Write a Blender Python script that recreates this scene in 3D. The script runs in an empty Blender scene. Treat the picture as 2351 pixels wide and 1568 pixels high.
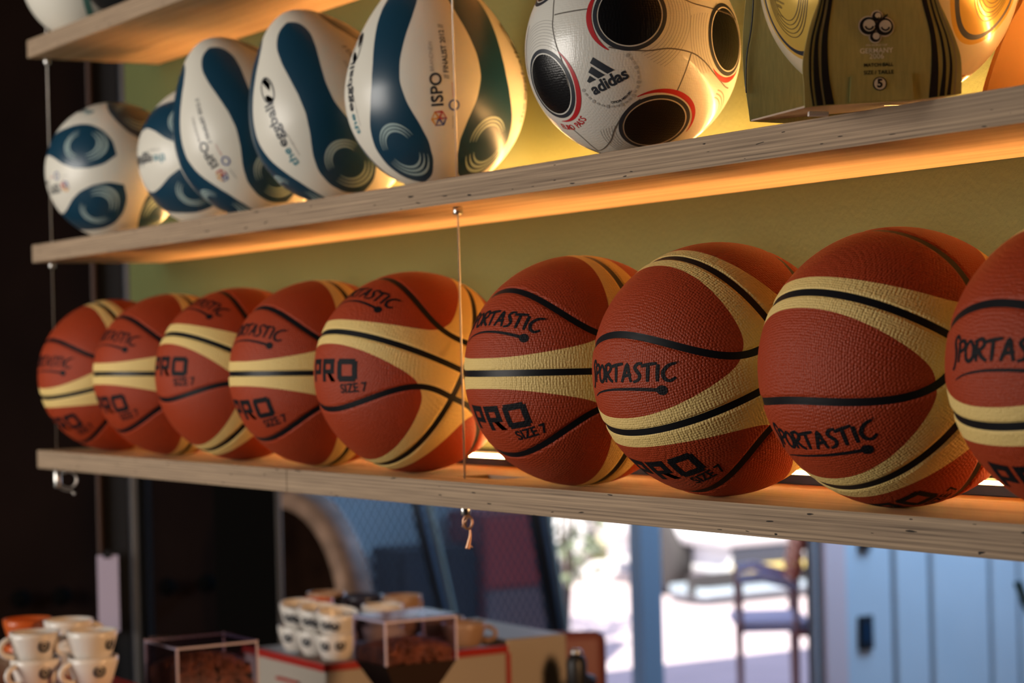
import bpy, bmesh, math, random
import numpy as np
from mathutils import Matrix, Vector
random.seed(7); rng = np.random.default_rng(7)
S = bpy.context.scene
COL = S.collection
# ------------------------------------------------------------------ camera
IMW, IMH, FPX = 2351.0, 1568.0, 5142.0
YAW, PITCH, ROLL = 0.5405, 0.0039, -0.02592
CAM = np.array([3.553, -1.2184, 1.6437])
FW = np.array([-math.cos(YAW)*math.cos(PITCH), math.sin(YAW)*math.cos(PITCH), math.sin(PITCH)])
_r0 = np.cross(FW, [0, 0, 1]); _r0 /= np.linalg.norm(_r0); _u0 = np.cross(_r0, FW)
RT = math.cos(ROLL)*_r0 + math.sin(ROLL)*_u0
UP = -math.sin(ROLL)*_r0 + math.cos(ROLL)*_u0
cd = bpy.data.cameras.new('camera'); cam = bpy.data.objects.new('camera', cd); COL.objects.link(cam)
cam.matrix_world = Matrix(((RT[0], UP[0], -FW[0], CAM[0]), (RT[1], UP[1], -FW[1], CAM[1]), (RT[2], UP[2], -FW[2], CAM[2]), (0, 0, 0, 1)))
cd.sensor_width = 36.0; cd.lens = FPX/IMW*36.0; cd.clip_start = 0.05; cd.clip_end = 200
cd.dof.use_dof = True; cd.dof.focus_distance = 2.06; cd.dof.aperture_fstop = 6.6
S.camera = cam
# ------------------------------------------------------------------ exposure, sky, sun, window light
S.view_settings.view_transform = 'Standard'; S.view_settings.look = 'None'
S.view_settings.exposure = 0.0; S.view_settings.gamma = 1.0; S.view_settings.use_curve_mapping = False
S.cycles.adaptive_threshold = 0.02; S.cycles.max_bounces = 6; S.cycles.diffuse_bounces = 2; S.cycles.glossy_bounces = 2; S.cycles.transparent_max_bounces = 12
S.cycles.transmission_bounces = 6; S.cycles.sample_clamp_indirect = 6.0; S.cycles.caustics_refractive = False; S.cycles.caustics_reflective = False
world = bpy.data.worlds.new('sky'); S.world = world; world.use_nodes = True
bg = world.node_tree.nodes['Background']; bg.inputs[0].default_value = (0.52, 0.62, 1.0, 1); bg.inputs[1].default_value = 1.3
sd = bpy.data.lights.new('sun', 'SUN'); sd.energy = 11.0; sd.angle = 0.009; sd.color = (1.0, 0.95, 0.84)
sun = bpy.data.objects.new('sun', sd); COL.objects.link(sun)
sun.rotation_euler = Vector((-0.50, 0.45, -0.74)).to_track_quat('-Z', 'Y').to_euler()
def area(name, loc, direction, sx, sy, power, color):
    a = bpy.data.lights.new(name, 'AREA'); a.shape = 'RECTANGLE'; a.size = sx; a.size_y = sy; a.energy = power; a.color = color
    o = bpy.data.objects.new(name, a); COL.objects.link(o); o.location = loc
    o.rotation_euler = Vector(direction).to_track_quat('-Z', 'Z').to_euler(); return o
area('daylight_front_window', (-0.2, -3.9, 1.95), (0, 1, 0), 2.4, 1.7, 140, (1.0, 0.925, 0.80))
area('boards_fill_light', (-2.45, 4.7, 2.7), (-0.5, 0, -1), 1.0, 0.8, 108, (0.34, 0.61, 1.0))  # added blue fill grading the boarded wall downwards; no opening in the ceiling
area('bar_lamp', (2.1, 0.8, 1.60), (-0.9, -0.25, -0.3), 0.4, 0.25, 25, (1.0, 0.56, 0.26))

# ------------------------------------------------------------------ helpers
def P(px, py, depth):
    return CAM + depth*(FW + (px-IMW/2)/FPX*RT - (py-IMH/2)/FPX*UP)
def hit(px, py, axis, val):
    d = FW + (px-IMW/2)/FPX*RT - (py-IMH/2)/FPX*UP
    return CAM + d*(val-CAM[axis])/d[axis]
MATS = {}
def mat(name, color, rough=0.5, metal=0.0, spec=0.5, emit=None, estr=0.0, alpha=None, trans=0.0, ior=1.45, coat=0.0):
    if name in MATS: return MATS[name]
    m = bpy.data.materials.new(name); m.use_nodes = True
    b = m.node_tree.nodes['Principled BSDF']; I = b.inputs
    I['Base Color'].default_value = (*color, 1); I['Roughness'].default_value = rough; I['Metallic'].default_value = metal
    I['Specular IOR Level'].default_value = spec; I['IOR'].default_value = ior; I['Coat Weight'].default_value = coat
    I['Transmission Weight'].default_value = trans
    if emit: I['Emission Color'].default_value = (*emit, 1); I['Emission Strength'].default_value = estr
    MATS[name] = m; return m
def nt(m): return m.node_tree.nodes, m.node_tree.links, m.node_tree.nodes['Principled BSDF']
def coords(N, L, scale=(1, 1, 1)):
    tc = N.new('ShaderNodeTexCoord'); mp = N.new('ShaderNodeMapping'); mp.inputs['Scale'].default_value = scale
    L.new(tc.outputs['Object'], mp.inputs[0]); return mp.outputs[0]
def tint(m, scale=8.0, amount=0.25, stretch=(1, 1, 1), detail=4, base=None):
    """modulate the base colour with procedural noise"""
    N, L, b = nt(m); c = tuple(b.inputs['Base Color'].default_value)[:3]
    tx = N.new('ShaderNodeTexNoise'); tx.inputs['Scale'].default_value = scale; tx.inputs['Detail'].default_value = detail
    L.new(coords(N, L, stretch), tx.inputs['Vector'])
    r = N.new('ShaderNodeValToRGB'); r.color_ramp.elements[0].position = 0.3; r.color_ramp.elements[1].position = 0.7
    r.color_ramp.elements[0].color = (*[x*(1-amount) for x in c], 1); r.color_ramp.elements[1].color = (*[min(1, x*(1+amount)) for x in c], 1)
    L.new(tx.outputs['Fac'], r.inputs[0]); L.new(r.outputs[0], b.inputs['Base Color']); return m
def bump(m, kind='noise', scale=100, strength=0.3, dist=0.001, stretch=(1, 1, 1)):
    N, L, b = nt(m)
    if kind == 'pebble':
        t = N.new('ShaderNodeTexVoronoi'); t.feature = 'F1'; t.inputs['Randomness'].default_value = 0.35; out = 'Distance'
    else:
        t = N.new('ShaderNodeTexNoise'); t.inputs['Detail'].default_value = 3; out = 'Fac'
    t.inputs['Scale'].default_value = scale; L.new(coords(N, L, stretch), t.inputs['Vector'])
    bn = N.new('ShaderNodeBump'); bn.inputs['Strength'].default_value = strength; bn.inputs['Distance'].default_value = dist
    bn.invert = (kind == 'pebble')
    if kind == 'pebble':
        sq = N.new('ShaderNodeMath'); sq.operation = 'MULTIPLY'; L.new(t.outputs[out], sq.inputs[0]); L.new(t.outputs[out], sq.inputs[1]); L.new(sq.outputs[0], bn.inputs['Height'])
    else: L.new(t.outputs[out], bn.inputs['Height'])
    L.new(bn.outputs[0], b.inputs['Normal']); return m

def link(o, parent=None):
    COL.objects.link(o)
    if parent is not None: o.parent = parent
    return o
def mesh_np(name, V, F, normals=None, smooth=True):
    me = bpy.data.meshes.new(name); me.from_pydata(np.asarray(V, float).tolist(), [], [list(map(int, f)) for f in F])
    if smooth: me.polygons.foreach_set('use_smooth', [True]*len(me.polygons))
    me.update()
    if normals is not None: me.normals_split_custom_set_from_vertices(np.asarray(normals, float).tolist())
    return me
def obj(name, me, m, parent=None, loc=None):
    if m is not None and len(me.materials) == 0: me.materials.append(m)
    o = bpy.data.objects.new(name, me); link(o, parent)
    if loc is not None: o.location = loc
    return o
def thing(name, label, cat, loc=(0, 0, 0), rot=(0, 0, 0), group=None):
    o = bpy.data.objects.new(name, None); o.empty_display_size = 0.05; link(o); o.location = loc; o.rotation_euler = rot
    o['label'] = label; o['category'] = cat
    if group: o['group'] = group
    return o
def tag(o, label, cat, group=None):
    o['label'] = label; o['category'] = cat
    if group: o['group'] = group
    return o
def struct(o): o['kind'] = 'structure'; return o
def bm_mesh(name, bm, smooth=False):
    me = bpy.data.meshes.new(name); bm.normal_update(); bm.to_mesh(me); bm.free()
    if smooth: me.polygons.foreach_set('use_smooth', [True]*len(me.polygons))
    return me
def add_box(bm, lo, hi, bevel=0.0):
    lo = np.array(lo, float); hi = np.array(hi, float)
    r = bmesh.ops.create_cube(bm, size=1.0); vs = r['verts']
    for v in vs:
        v.co = Vector([lo[k] + (v.co[k]+0.5)*(hi[k]-lo[k]) for k in range(3)])
    if bevel > 0:
        es = list({e for v in vs for e in v.link_edges})
        bmesh.ops.bevel(bm, geom=es, offset=bevel, segments=2, affect='EDGES', profile=0.6)
def box(name, lo, hi, m, parent=None, bevel=0.0):
    bm = bmesh.new(); add_box(bm, lo, hi, bevel); return obj(name, bm_mesh(name, bm), m, parent)
def tube_vf(pts, rad, n=10, closed=False, cap=True):
    pts = [np.array(p, float) for p in pts]; k = len(pts)
    rads = rad if hasattr(rad, '__len__') else [rad]*k
    V = []; F = []; prev = None
    for i in range(k):
        if closed: t = pts[(i+1) % k]-pts[i-1]
        else: t = pts[min(i+1, k-1)]-pts[max(i-1, 0)]
        t = t/np.linalg.norm(t)
        if prev is None:
            a = np.cross(t, [0, 0, 1.0]); a = a if np.linalg.norm(a) > 1e-3 else np.cross(t, [0, 1.0, 0])
        else: a = prev - t*(prev@t)
        a = a/np.linalg.norm(a); prev = a; b = np.cross(t, a)
        for j in range(n):
            th = 2*math.pi*j/n; V.append(pts[i]+rads[i]*(a*math.cos(th)+b*math.sin(th)))
    for i in range(k if closed else k-1):
        for j in range(n):
            i2 = (i+1) % k
            F.append((i*n+j, i*n+(j+1) % n, i2*n+(j+1) % n, i2*n+j))
    if cap and not closed: F.append(tuple(range(n))[::-1]); F.append(tuple((k-1)*n+j for j in range(n)))
    return V, F
def tube(name, pts, rad, m, parent=None, n=10, closed=False):
    V, F = tube_vf(pts, rad, n, closed); return obj(name, mesh_np(name, V, F), m, parent)
def lathe_vf(prof, n=32):
    V = []; F = []
    for (r, z) in prof:
        for j in range(n): a = 2*math.pi*j/n; V.append((r*math.cos(a), r*math.sin(a), z))
    for i in range(len(prof)-1):
        for j in range(n): F.append((i*n+j, i*n+(j+1) % n, (i+1)*n+(j+1) % n, (i+1)*n+j))
    return V, F
def lathe(name, prof, m, parent=None, n=32, loc=None):
    V, F = lathe_vf(prof, n); return obj(name, mesh_np(name, V, F), m, parent, loc)
def join_vf(parts):
    V = []; F = []
    for v, f in parts:
        k = len(V); V += [tuple(x) for x in v]; F += [tuple(i+k for i in q) for q in f]
    return V, F
def prism(name, poly, m, parent=None, thick=0.002, axis=None):
    """2-D outline in local x,z extruded along local y by thick (centred)"""
    n = len(poly); V = [(x, -thick/2, z) for x, z in poly]+[(x, thick/2, z) for x, z in poly]
    F = [tuple(range(n)), tuple(range(2*n-1, n-1, -1))]+[(i, i+n, (i+1) % n+n, (i+1) % n) for i in range(n)]
    return obj(name, mesh_np(name, V, F, smooth=False), m, parent)

# ---- triangle-mesh clipping on a unit sphere
def cube_sphere(n):
    t = np.tan(np.linspace(-math.pi/4, math.pi/4, n+1)); A, B = np.meshgrid(t, t, indexing='ij'); one = np.ones_like(A)
    Vs = []; Fs = []; off = 0
    for ax in range(3):
        for s in (1, -1):
            q = [None]*3; q[ax] = s*one; q[(ax+1) % 3] = A; q[(ax+2) % 3] = B
            v = np.stack([c.ravel() for c in q], 1); v /= np.linalg.norm(v, axis=1)[:, None]
            idx = np.arange((n+1)**2).reshape(n+1, n+1); a = idx[:-1, :-1].ravel(); b = idx[1:, :-1].ravel(); c = idx[1:, 1:].ravel(); d = idx[:-1, 1:].ravel()
            f = np.concatenate([np.stack([a, b, c], 1), np.stack([a, c, d], 1)])
            if s < 0: f = f[:, ::-1]
            Vs.append(v); Fs.append(f+off); off += len(v)
    V = np.concatenate(Vs); F = np.concatenate(Fs)
    key = np.round(V*1e6).astype(np.int64); _, first, inv = np.unique(key, axis=0, return_index=True, return_inverse=True)
    return V[first], inv.ravel()[F]
def clip(V, F, g, norm=True):
    """split the mesh along g=0, return (neg part faces, pos part faces) over a shared new vertex array"""
    val = g(V).copy(); val[np.abs(val) < 1e-7] = 1e-7
    s = val > 0; fs = s[F]; k = fs.sum(1)
    neg = [F[k == 0]]; pos = [F[k == 3]]; newV = [V]; nv = len(V); cache = {}
    mid = F[(k == 1) | (k == 2)]
    if len(mid):
        sm = s[mid]; lone_val = sm.sum(1) == 1
        lone = np.where(lone_val, sm.argmax(1), (~sm).argmax(1)); r = np.arange(len(mid))
        a = mid[r, lone]; b = mid[r, (lone+1) % 3]; c = mid[r, (lone+2) % 3]
        def cut(i, j):
            lo = np.minimum(i, j); hi = np.maximum(i, j); return lo, hi
        e = np.concatenate([np.stack(cut(a, b), 1), np.stack(cut(a, c), 1)])
        ue, inv = np.unique(e, axis=0, return_inverse=True); inv = inv.ravel()
        A0, B0 = V[ue[:, 0]], V[ue[:, 1]]; va = val[ue[:, 0]]; vb = val[ue[:, 1]]
        lo = np.zeros(len(ue)); hi = np.ones(len(ue)); flo = va.copy(); fhi = vb.copy(); t = va/(va-vb)
        for _ in range(3):
            p = A0+(B0-A0)*t[:, None]
            if norm: p = p/np.linalg.norm(p, axis=1)[:, None]
            ft = g(p); same = (ft > 0) == (flo > 0)
            lo = np.where(same, t, lo); flo = np.where(same, ft, flo); hi = np.where(same, hi, t); fhi = np.where(same, fhi, ft)
            den = flo-fhi; t = np.where(np.abs(den) > 1e-12, lo+(hi-lo)*flo/np.where(np.abs(den) > 1e-12, den, 1), t)
        p = A0+(B0-A0)*t[:, None]
        if norm: p = p/np.linalg.norm(p, axis=1)[:, None]
        newV.append(p); pab = inv[:len(mid)]+nv; pac = inv[len(mid):]+nv
        tri1 = np.stack([a, pab, pac], 1); tri2 = np.stack([pab, b, c], 1); tri3 = np.stack([pab, c, pac], 1)
        neg += [tri1[~lone_val], tri2[lone_val], tri3[lone_val]]; pos += [tri1[lone_val], tri2[~lone_val], tri3[~lone_val]]
    return np.concatenate(newV), np.concatenate(neg), np.concatenate(pos)
def compact(V, F):
    u, inv = np.unique(F, return_inverse=True); return V[u], inv.reshape(F.shape)
def components(F, nv):
    par = np.arange(nv)
    while True:
        m = par[F].min(1); old = par.copy()
        for k in range(3): np.minimum.at(par, F[:, k], m)
        par = par[par]; par = par[par]
        if (par == old).all(): break
    root = par[F[:, 0]]; ids = np.unique(root); return [F[root == i] for i in ids]

# ---- flat print: 2-D shapes (V2, F) that get wrapped on a surface
def text_vf(s, size=1.0, align='CENTER', bold=0.0, xs=1.0, shear=0.0, space=1.0):
    c = bpy.data.curves.new('t', 'FONT'); c.body = s; c.size = size; c.align_x = align; c.align_y = 'CENTER'; c.offset = bold; c.shear = shear; c.resolution_u = 4; c.space_character = space
    o = bpy.data.objects.new('t', c); me = o.to_mesh(); me.calc_loop_triangles()
    V = [(v.co.x*xs, v.co.y) for v in me.vertices]; F = [tuple(t.vertices) for t in me.loop_triangles]
    o.to_mesh_clear(); bpy.data.objects.remove(o); bpy.data.curves.remove(c); return V, F
def text_fit(s, width, **k):
    V, F = text_vf(s, 1.0, **k); xs = [v[0] for v in V]; f = width/(max(xs)-min(xs)); m = (max(xs)+min(xs))/2; return [((x-m)*f, y*f) for x, y in V], F
def ribbon(pts, w):
    pts = np.array(pts, float); k = len(pts); w = np.array(w if hasattr(w, '__len__') else [w]*k, float)
    V = []; F = []
    for i in range(k):
        t = pts[min(i+1, k-1)]-pts[max(i-1, 0)]; t = t/(np.linalg.norm(t)+1e-9); n = np.array([-t[1], t[0]])
        V += [tuple(pts[i]-n*w[i]/2), tuple(pts[i]+n*w[i]/2)]
    for i in range(k-1): F += [(2*i, 2*i+2, 2*i+3), (2*i, 2*i+3, 2*i+1)]
    return V, F
def smooth_line(pts, n=4):
    """Catmull-Rom through pts"""
    pts = [np.array(p, float) for p in pts]; out = []
    for i in range(len(pts)-1):
        p0 = pts[max(i-1, 0)]; p1 = pts[i]; p2 = pts[i+1]; p3 = pts[min(i+2, len(pts)-1)]
        for k in range(n):
            t = k/n; out.append(0.5*((2*p1)+(-p0+p2)*t+(2*p0-5*p1+4*p2-p3)*t*t+(-p0+3*p1-3*p2+p3)*t**3))
    out.append(pts[-1]); return out
def disc(cx, cy, r, n=24): return [(cx, cy)]+[(cx+r*math.cos(2*math.pi*i/n), cy+r*math.sin(2*math.pi*i/n)) for i in range(n)], [(0, i+1, (i+1) % n+1) for i in range(n)]
def arc(cx, cy, r, a0, a1, w, n=24, taper=False):
    pts = [(cx+r*math.cos(math.radians(a0+(a1-a0)*i/n)), cy+r*math.sin(math.radians(a0+(a1-a0)*i/n))) for i in range(n+1)]
    ws = [w*(math.sin(math.pi*i/n)*0.85+0.15) for i in range(n+1)] if taper else w
    return ribbon(pts, ws)
def poly2(pts): return [tuple(p) for p in pts], [(0, i, i+1) for i in range(1, len(pts)-1)]
def rect(x0, y0, x1, y1): return poly2([(x0, y0), (x1, y0), (x1, y1), (x0, y1)])
def xf(vf, s=1.0, rot=0.0, dx=0.0, dy=0.0, sx=1.0):
    c, n = math.cos(math.radians(rot)), math.sin(math.radians(rot))
    return [((x*sx*c-y*n)*s+dx, (x*sx*n+y*c)*s+dy) for x, y in vf[0]], vf[1]
def refine2(vf, step):
    V = np.array(vf[0], float); F = np.array(vf[1], int)
    for ax in (0, 1):
        lo, hi = V[:, ax].min(), V[:, ax].max(); k = math.floor(lo/step)+1
        while k*step < hi:
            V, a, b = clip(V, F, lambda q, ax=ax, c=k*step: q[:, ax]-c, norm=False); F = np.concatenate([a, b]); k += 1
    return V, F
def wrap_sphere(vf, R, c, eu, h=0.0004, step=0.012):
    """wrap a 2-D print (metres) on a sphere: c = centre direction, eu = direction of the print's x"""
    V, F = refine2(vf, step); c = np.array(c, float); c /= np.linalg.norm(c); eu = np.array(eu, float); eu -= c*(eu@c); eu /= np.linalg.norm(eu); ev = np.cross(c, eu)
    d = np.linalg.norm(V, axis=1); k = np.where(d > 1e-9, np.sin(d/R)/np.maximum(d, 1e-9), 1/R)
    D = np.cos(d/R)[:, None]*c+k[:, None]*(V[:, :1]*eu+V[:, 1:]*ev)
    return (R+h)*D, F, D

# ------------------------------------------------------------------ materials
def plywood_edge():
    m = mat('plywood_edge', (0.36, 0.27, 0.19), 0.72, spec=0.25); N, L, b = nt(m)
    t = N.new('ShaderNodeTexNoise'); t.inputs['Scale'].default_value = 1.0; t.inputs['Detail'].default_value = 3; L.new(coords(N, L, (1.6, 1.6, 420)), t.inputs['Vector'])
    t2 = N.new('ShaderNodeTexNoise'); t2.inputs['Scale'].default_value = 1.0; t2.inputs['Detail'].default_value = 3; L.new(coords(N, L, (9, 9, 1100)), t2.inputs['Vector'])
    mx = N.new('ShaderNodeMath'); mx.operation = 'ADD'; L.new(t.outputs[0], mx.inputs[0]); L.new(t2.outputs[0], mx.inputs[1])
    h = N.new('ShaderNodeMath'); h.operation = 'MULTIPLY'; h.inputs[1].default_value = 0.5; L.new(mx.outputs[0], h.inputs[0])
    r = N.new('ShaderNodeValToRGB'); e = r.color_ramp.elements
    e[0].position = 0.30; e[0].color = (0.13, 0.088, 0.06, 1); e[1].position = 0.72; e[1].color = (0.50, 0.355, 0.23, 1)
    for pos, c in ((0.42, (0.26, 0.183, 0.123)), (0.52, (0.345, 0.245, 0.162)), (0.6, (0.42, 0.298, 0.195))):
        q = e.new(pos); q.color = (*c, 1)
    tc = N.new('ShaderNodeTexCoord'); sx = N.new('ShaderNodeSeparateXYZ'); L.new(tc.outputs['Object'], sx.inputs[0])
    fz = N.new('ShaderNodeMath'); fz.operation = 'MULTIPLY'; fz.inputs[1].default_value = 2*math.pi/0.0042; L.new(sx.outputs['Z'], fz.inputs[0])
    sn = N.new('ShaderNodeMath'); sn.operation = 'SINE'; L.new(fz.outputs[0], sn.inputs[0])
    pl = N.new('ShaderNodeMath'); pl.operation = 'MULTIPLY_ADD'; pl.inputs[1].default_value = 0.045; L.new(sn.outputs[0], pl.inputs[0]); L.new(h.outputs[0], pl.inputs[2]); h = pl
    L.new(h.outputs[0], r.inputs[0])
    # small dark voids between the plies
    v = N.new('ShaderNodeTexNoise'); v.inputs['Scale'].default_value = 1.0; v.inputs['Detail'].default_value = 1; L.new(coords(N, L, (38, 38, 260)), v.inputs['Vector'])
    g = N.new('ShaderNodeMath'); g.operation = 'GREATER_THAN'; g.inputs[1].default_value = 0.715; L.new(v.outputs[0], g.inputs[0])
    mix = N.new('ShaderNodeMix'); mix.data_type = 'RGBA'; mix.inputs['B'].default_value = (0.02, 0.015, 0.012, 1)
    L.new(g.outputs[0], mix.inputs['Factor']); L.new(r.outputs[0], mix.inputs['A']); L.new(mix.outputs['Result'], b.inputs['Base Color'])
    bn = N.new('ShaderNodeBump'); bn.inputs['Strength'].default_value = 0.35; bn.inputs['Distance'].default_value = 0.0006; L.new(h.outputs[0], bn.inputs['Height']); L.new(bn.outputs[0], b.inputs['Normal'])
    return m
def plywood_face():
    m = mat('plywood_face', (0.55, 0.34, 0.17), 0.6, spec=0.3); N, L, b = nt(m)
    t = N.new('ShaderNodeTexNoise'); t.inputs['Scale'].default_value = 1.0; t.inputs['Detail'].default_value = 5; t.inputs['Distortion'].default_value = 0.4; L.new(coords(N, L, (3, 60, 30)), t.inputs['Vector'])
    r = N.new('ShaderNodeValToRGB'); e = r.color_ramp.elements; e[0].position = 0.3; e[0].color = (0.46, 0.28, 0.15, 1); e[1].position = 0.7; e[1].color = (0.66, 0.45, 0.26, 1)
    L.new(t.outputs[0], r.inputs[0]); L.new(r.outputs[0], b.inputs['Base Color']); return m
EDGE = plywood_edge(); FACE = plywood_face()
STEEL = mat('steel', (0.62, 0.60, 0.57), 0.28, 1.0)
CABLE = bump(mat('steel_cable', (0.55, 0.5, 0.45), 0.4, 0.9), 'noise', 900, 0.5, 0.0005)
LED = mat('led_diffuser', (1, 0.9, 0.7), 0.5, emit=(1.0, 0.50, 0.165), estr=92.0)
CHANNEL = mat('led_channel', (0.012, 0.009, 0.007), 0.5, 0.3)
RUBBER = bump(mat('basketball_brown', (0.35, 0.041, 0.010), 0.50, spec=0.28), 'pebble', 430, 0.8, 0.0012)
CREAM = bump(mat('basketball_cream', (0.80, 0.57, 0.21), 0.50, spec=0.28), 'pebble', 430, 0.8, 0.0012)
BLACKR = mat('black_rubber', (0.006, 0.006, 0.008), 0.45, spec=0.22)
INK = bump(mat('black_ink', (0.006, 0.006, 0.008), 0.6, spec=0.15), 'pebble', 430, 0.6, 0.0010)
WALLGREEN = bump(tint(mat('green_paint', (0.110, 0.122, 0.043), 0.75, spec=0.2), 3, 0.06), 'noise', 170, 0.35, 0.002)
EGGWHITE = bump(mat('egg_white', (0.76, 0.72, 0.62), 0.38, spec=0.5), 'noise', 500, 0.05, 0.0005)
EGGBLUE = bump(mat('egg_blue', (0.005, 0.042, 0.080), 0.33, spec=0.6), 'noise', 500, 0.05, 0.0005)
EGGLINE = mat('egg_line', (0.36, 0.47, 0.46), 0.4)
INKFLAT = mat('dark_print', (0.02, 0.025, 0.035), 0.45)
INKGREY = mat('grey_print', (0.33, 0.31, 0.29), 0.45)
INKTEAL = mat('teal_print', (0.05, 0.22, 0.27), 0.45)
INKRED = mat('red_print', (0.50, 0.015, 0.02), 0.42)
INKBLUE = mat('blue_print', (0.02, 0.06, 0.28), 0.45)
INKGOLD = mat('amber_print', (0.75, 0.33, 0.03), 0.45)
INKWHITE = mat('white_print', (0.72, 0.70, 0.66), 0.45)

# ------------------------------------------------------------------ setting: room shell
SH_T = 0.0293; ZL, ZM, ZT = 1.5, 1.8365, 2.1723; DEP = 0.231; XR = 3.0
DARK = tint(mat('dark_wall', (0.018, 0.009, 0.006), 0.85, spec=0.1), 2, 0.3)
CEIL = tint(mat('dark_ceiling', (0.06, 0.055, 0.05), 0.9, spec=0.1), 2, 0.15)
FLOORM = tint(mat('floor_concrete', (0.085, 0.078, 0.072), 0.55), 3, 0.25)
struct(box('wall_back', (-0.16, DEP, ZL-SH_T), (3.6, DEP+0.10, 3.2), WALLGREEN))
XE = -3.2
struct(box('floor', (XE-0.1, -4.2, -0.05), (6.0, 7.6, 0.0), FLOORM))
struct(box('ceiling', (-3.78, -5.7, 3.2), (6.0, 7.6, 3.3), CEIL))  # unseen overhang past the walls, sized to shade front window and paving
def wall_with_hole(name, lo, hi, axis, a0, a1, z0, z1, m):
    """slab with one rectangular opening; axis = horizontal axis the wall runs along"""
    bm = bmesh.new(); lo = list(lo); hi = list(hi)
    def seg(p0, p1, q0, q1):
        l = lo[:]; h = hi[:]; l[axis] = p0; h[axis] = p1; l[2] = q0; h[2] = q1; add_box(bm, l, h)
    seg(lo[axis], a0, lo[2], hi[2]); seg(a1, hi[axis], lo[2], hi[2])
    if z0 > lo[2]: seg(a0, a1, lo[2], z0)
    if z1 < hi[2]: seg(a0, a1, z1, hi[2])
    return struct(obj(name, bm_mesh(name, bm), m))
wall_with_hole('wall_front', (-4.0, -4.2, 0), (6.0, -4.0, 3.2), 0, -1.5, 1.1, 1.0, 2.9, DARK)
wall_with_hole('wall_right', (XE-0.1, 7.4, 0), (6.0, 7.6, 3.2), 0, -2.6, 0.2, 0.7, 2.7, DARK)
struct(box('wall_near', (5.8, -4.0, 0), (6.0, 7.4, 3.2), DARK))
wall_with_hole('wall_left', (XE-0.1, -4.0, 0), (XE, 4.20, 3.2), 1, 1.90, 4.19, 0.0, 2.6, DARK)
# window frames around the two daylight openings
WFR = mat('window_frame_paint', (0.12, 0.12, 0.12), 0.5)
for nm, lo, hi, ax in (('window_1', (-1.5, -4.12, 1.0), (1.1, -4.06, 2.9), 0), ('window_2', (-2.6, 7.46, 0.7), (0.2, 7.52, 2.7), 0)):
    bm = bmesh.new(); w = 0.06
    add_box(bm, lo, (lo[0]+w, hi[1], hi[2])); add_box(bm, (hi[0]-w, lo[1], lo[2]), hi); add_box(bm, lo, (hi[0], hi[1], lo[2]+w)); add_box(bm, (lo[0], lo[1], hi[2]-w), hi)
    mx = (lo[0]+hi[0])/2; add_box(bm, (mx-w/2, lo[1], lo[2]), (mx+w/2, hi[1], hi[2]))
    struct(obj(nm, bm_mesh(nm, bm), WFR))

# ------------------------------------------------------------------ shelves
def shelf_board(name, x0, x1, z, parent, hole=None, chamfer=0.0015):
    """plywood board: top/bottom faces in veneer, rims in layered edge; optional recess (x0,x1,y0,y1,depth) in the top"""
    bm = bmesh.new(); add_box(bm, (x0, 0, z-SH_T), (x1, DEP-0.001, z), chamfer)
    if hole:
        a, b, c, d, dp = hole
        bm.faces.ensure_lookup_table()
        top = max(bm.faces, key=lambda f: f.calc_center_median().z*1000+f.calc_area())
        outer = [v for v in top.verts]; outer.sort(key=lambda v: math.atan2(v.co.y-DEP/2, v.co.x-(x0+x1)/2))
        ins = [bm.verts.new(q) for q in ((a, c, z), (b, c, z), (b, d, z), (a, d, z))]
        bot = [bm.verts.new(q) for q in ((a, c, z-dp), (b, c, z-dp), (b, d, z-dp), (a, d, z-dp))]
        bmesh.ops.delete(bm, geom=[top], context='FACES_ONLY')
        order = sorted(outer, key=lambda v: (v.co.y > DEP/2, v.co.x if v.co.y < DEP/2 else -v.co.x))
        for i in range(4):
            bm.faces.new((order[i], order[(i+1) % 4], ins[(i+1) % 4], ins[i])); bm.faces.new((ins[i], ins[(i+1) % 4], bot[(i+1) % 4], bot[i]))
        bm.faces.new(bot)
    me = bm_mesh(name, bm); me.materials.append(EDGE); me.materials.append(FACE)
    for p in me.polygons: p.material_index = 1 if abs(p.normal.z) > 0.9 else 0
    return obj(name, me, None, parent)
def led_light(parent, z, x0, x1):
    bm = bmesh.new(); add_box(bm, (x0, DEP-0.036, z), (x1, DEP-0.010, z+0.010), 0.001); add_box(bm, (x0, DEP-0.0155, z+0.009), (x1, DEP-0.0135, z+0.0150)); ch = obj('light_channel', bm_mesh('light_channel', bm), CHANNEL, parent)
    n = 7; V = []; prof = [(DEP-0.0325+0.015*i/(n-1), z+0.0102+0.0032*math.sin(math.pi*i/(n-1))) for i in range(n)]
    for x in (x0+0.004, x1-0.004): V += [(x, y, q) for y, q in prof]
    F = [(i, i+1, n+i+1, n+i) for i in range(n-1)]+[tuple(range(n))[::-1], tuple(range(n, 2*n)), (0, n, 2*n-1, n-1)]
    me = mesh_np('light_strip', V, F, smooth=False); return obj('light_strip', me, LED, ch)
sh = thing('plywood_shelf', 'lowest plywood shelf carrying the row of brown basketballs', 'shelf', group='hanging plywood shelves')
shelf_board('board', 0.0, 0.955, ZL, sh); shelf_board('board', 0.9562, XR, ZL, sh, hole=(1.306, 1.400, 0.050, 0.093, 0.009)); led_light(sh, ZL, 0.12, XR-0.05)
sh = thing('plywood_shelf', 'middle plywood shelf carrying the egg-shaped balls and the boxed gold ball', 'shelf', group='hanging plywood shelves')
shelf_board('board', 0.0, XR, ZM, sh); led_light(sh, ZM, 0.12, XR-0.05)
sh = thing('plywood_shelf', 'topmost plywood shelf with only its left end in the picture', 'shelf', group='hanging plywood shelves')
shelf_board('board', 0.0, XR, ZT, sh)
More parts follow.
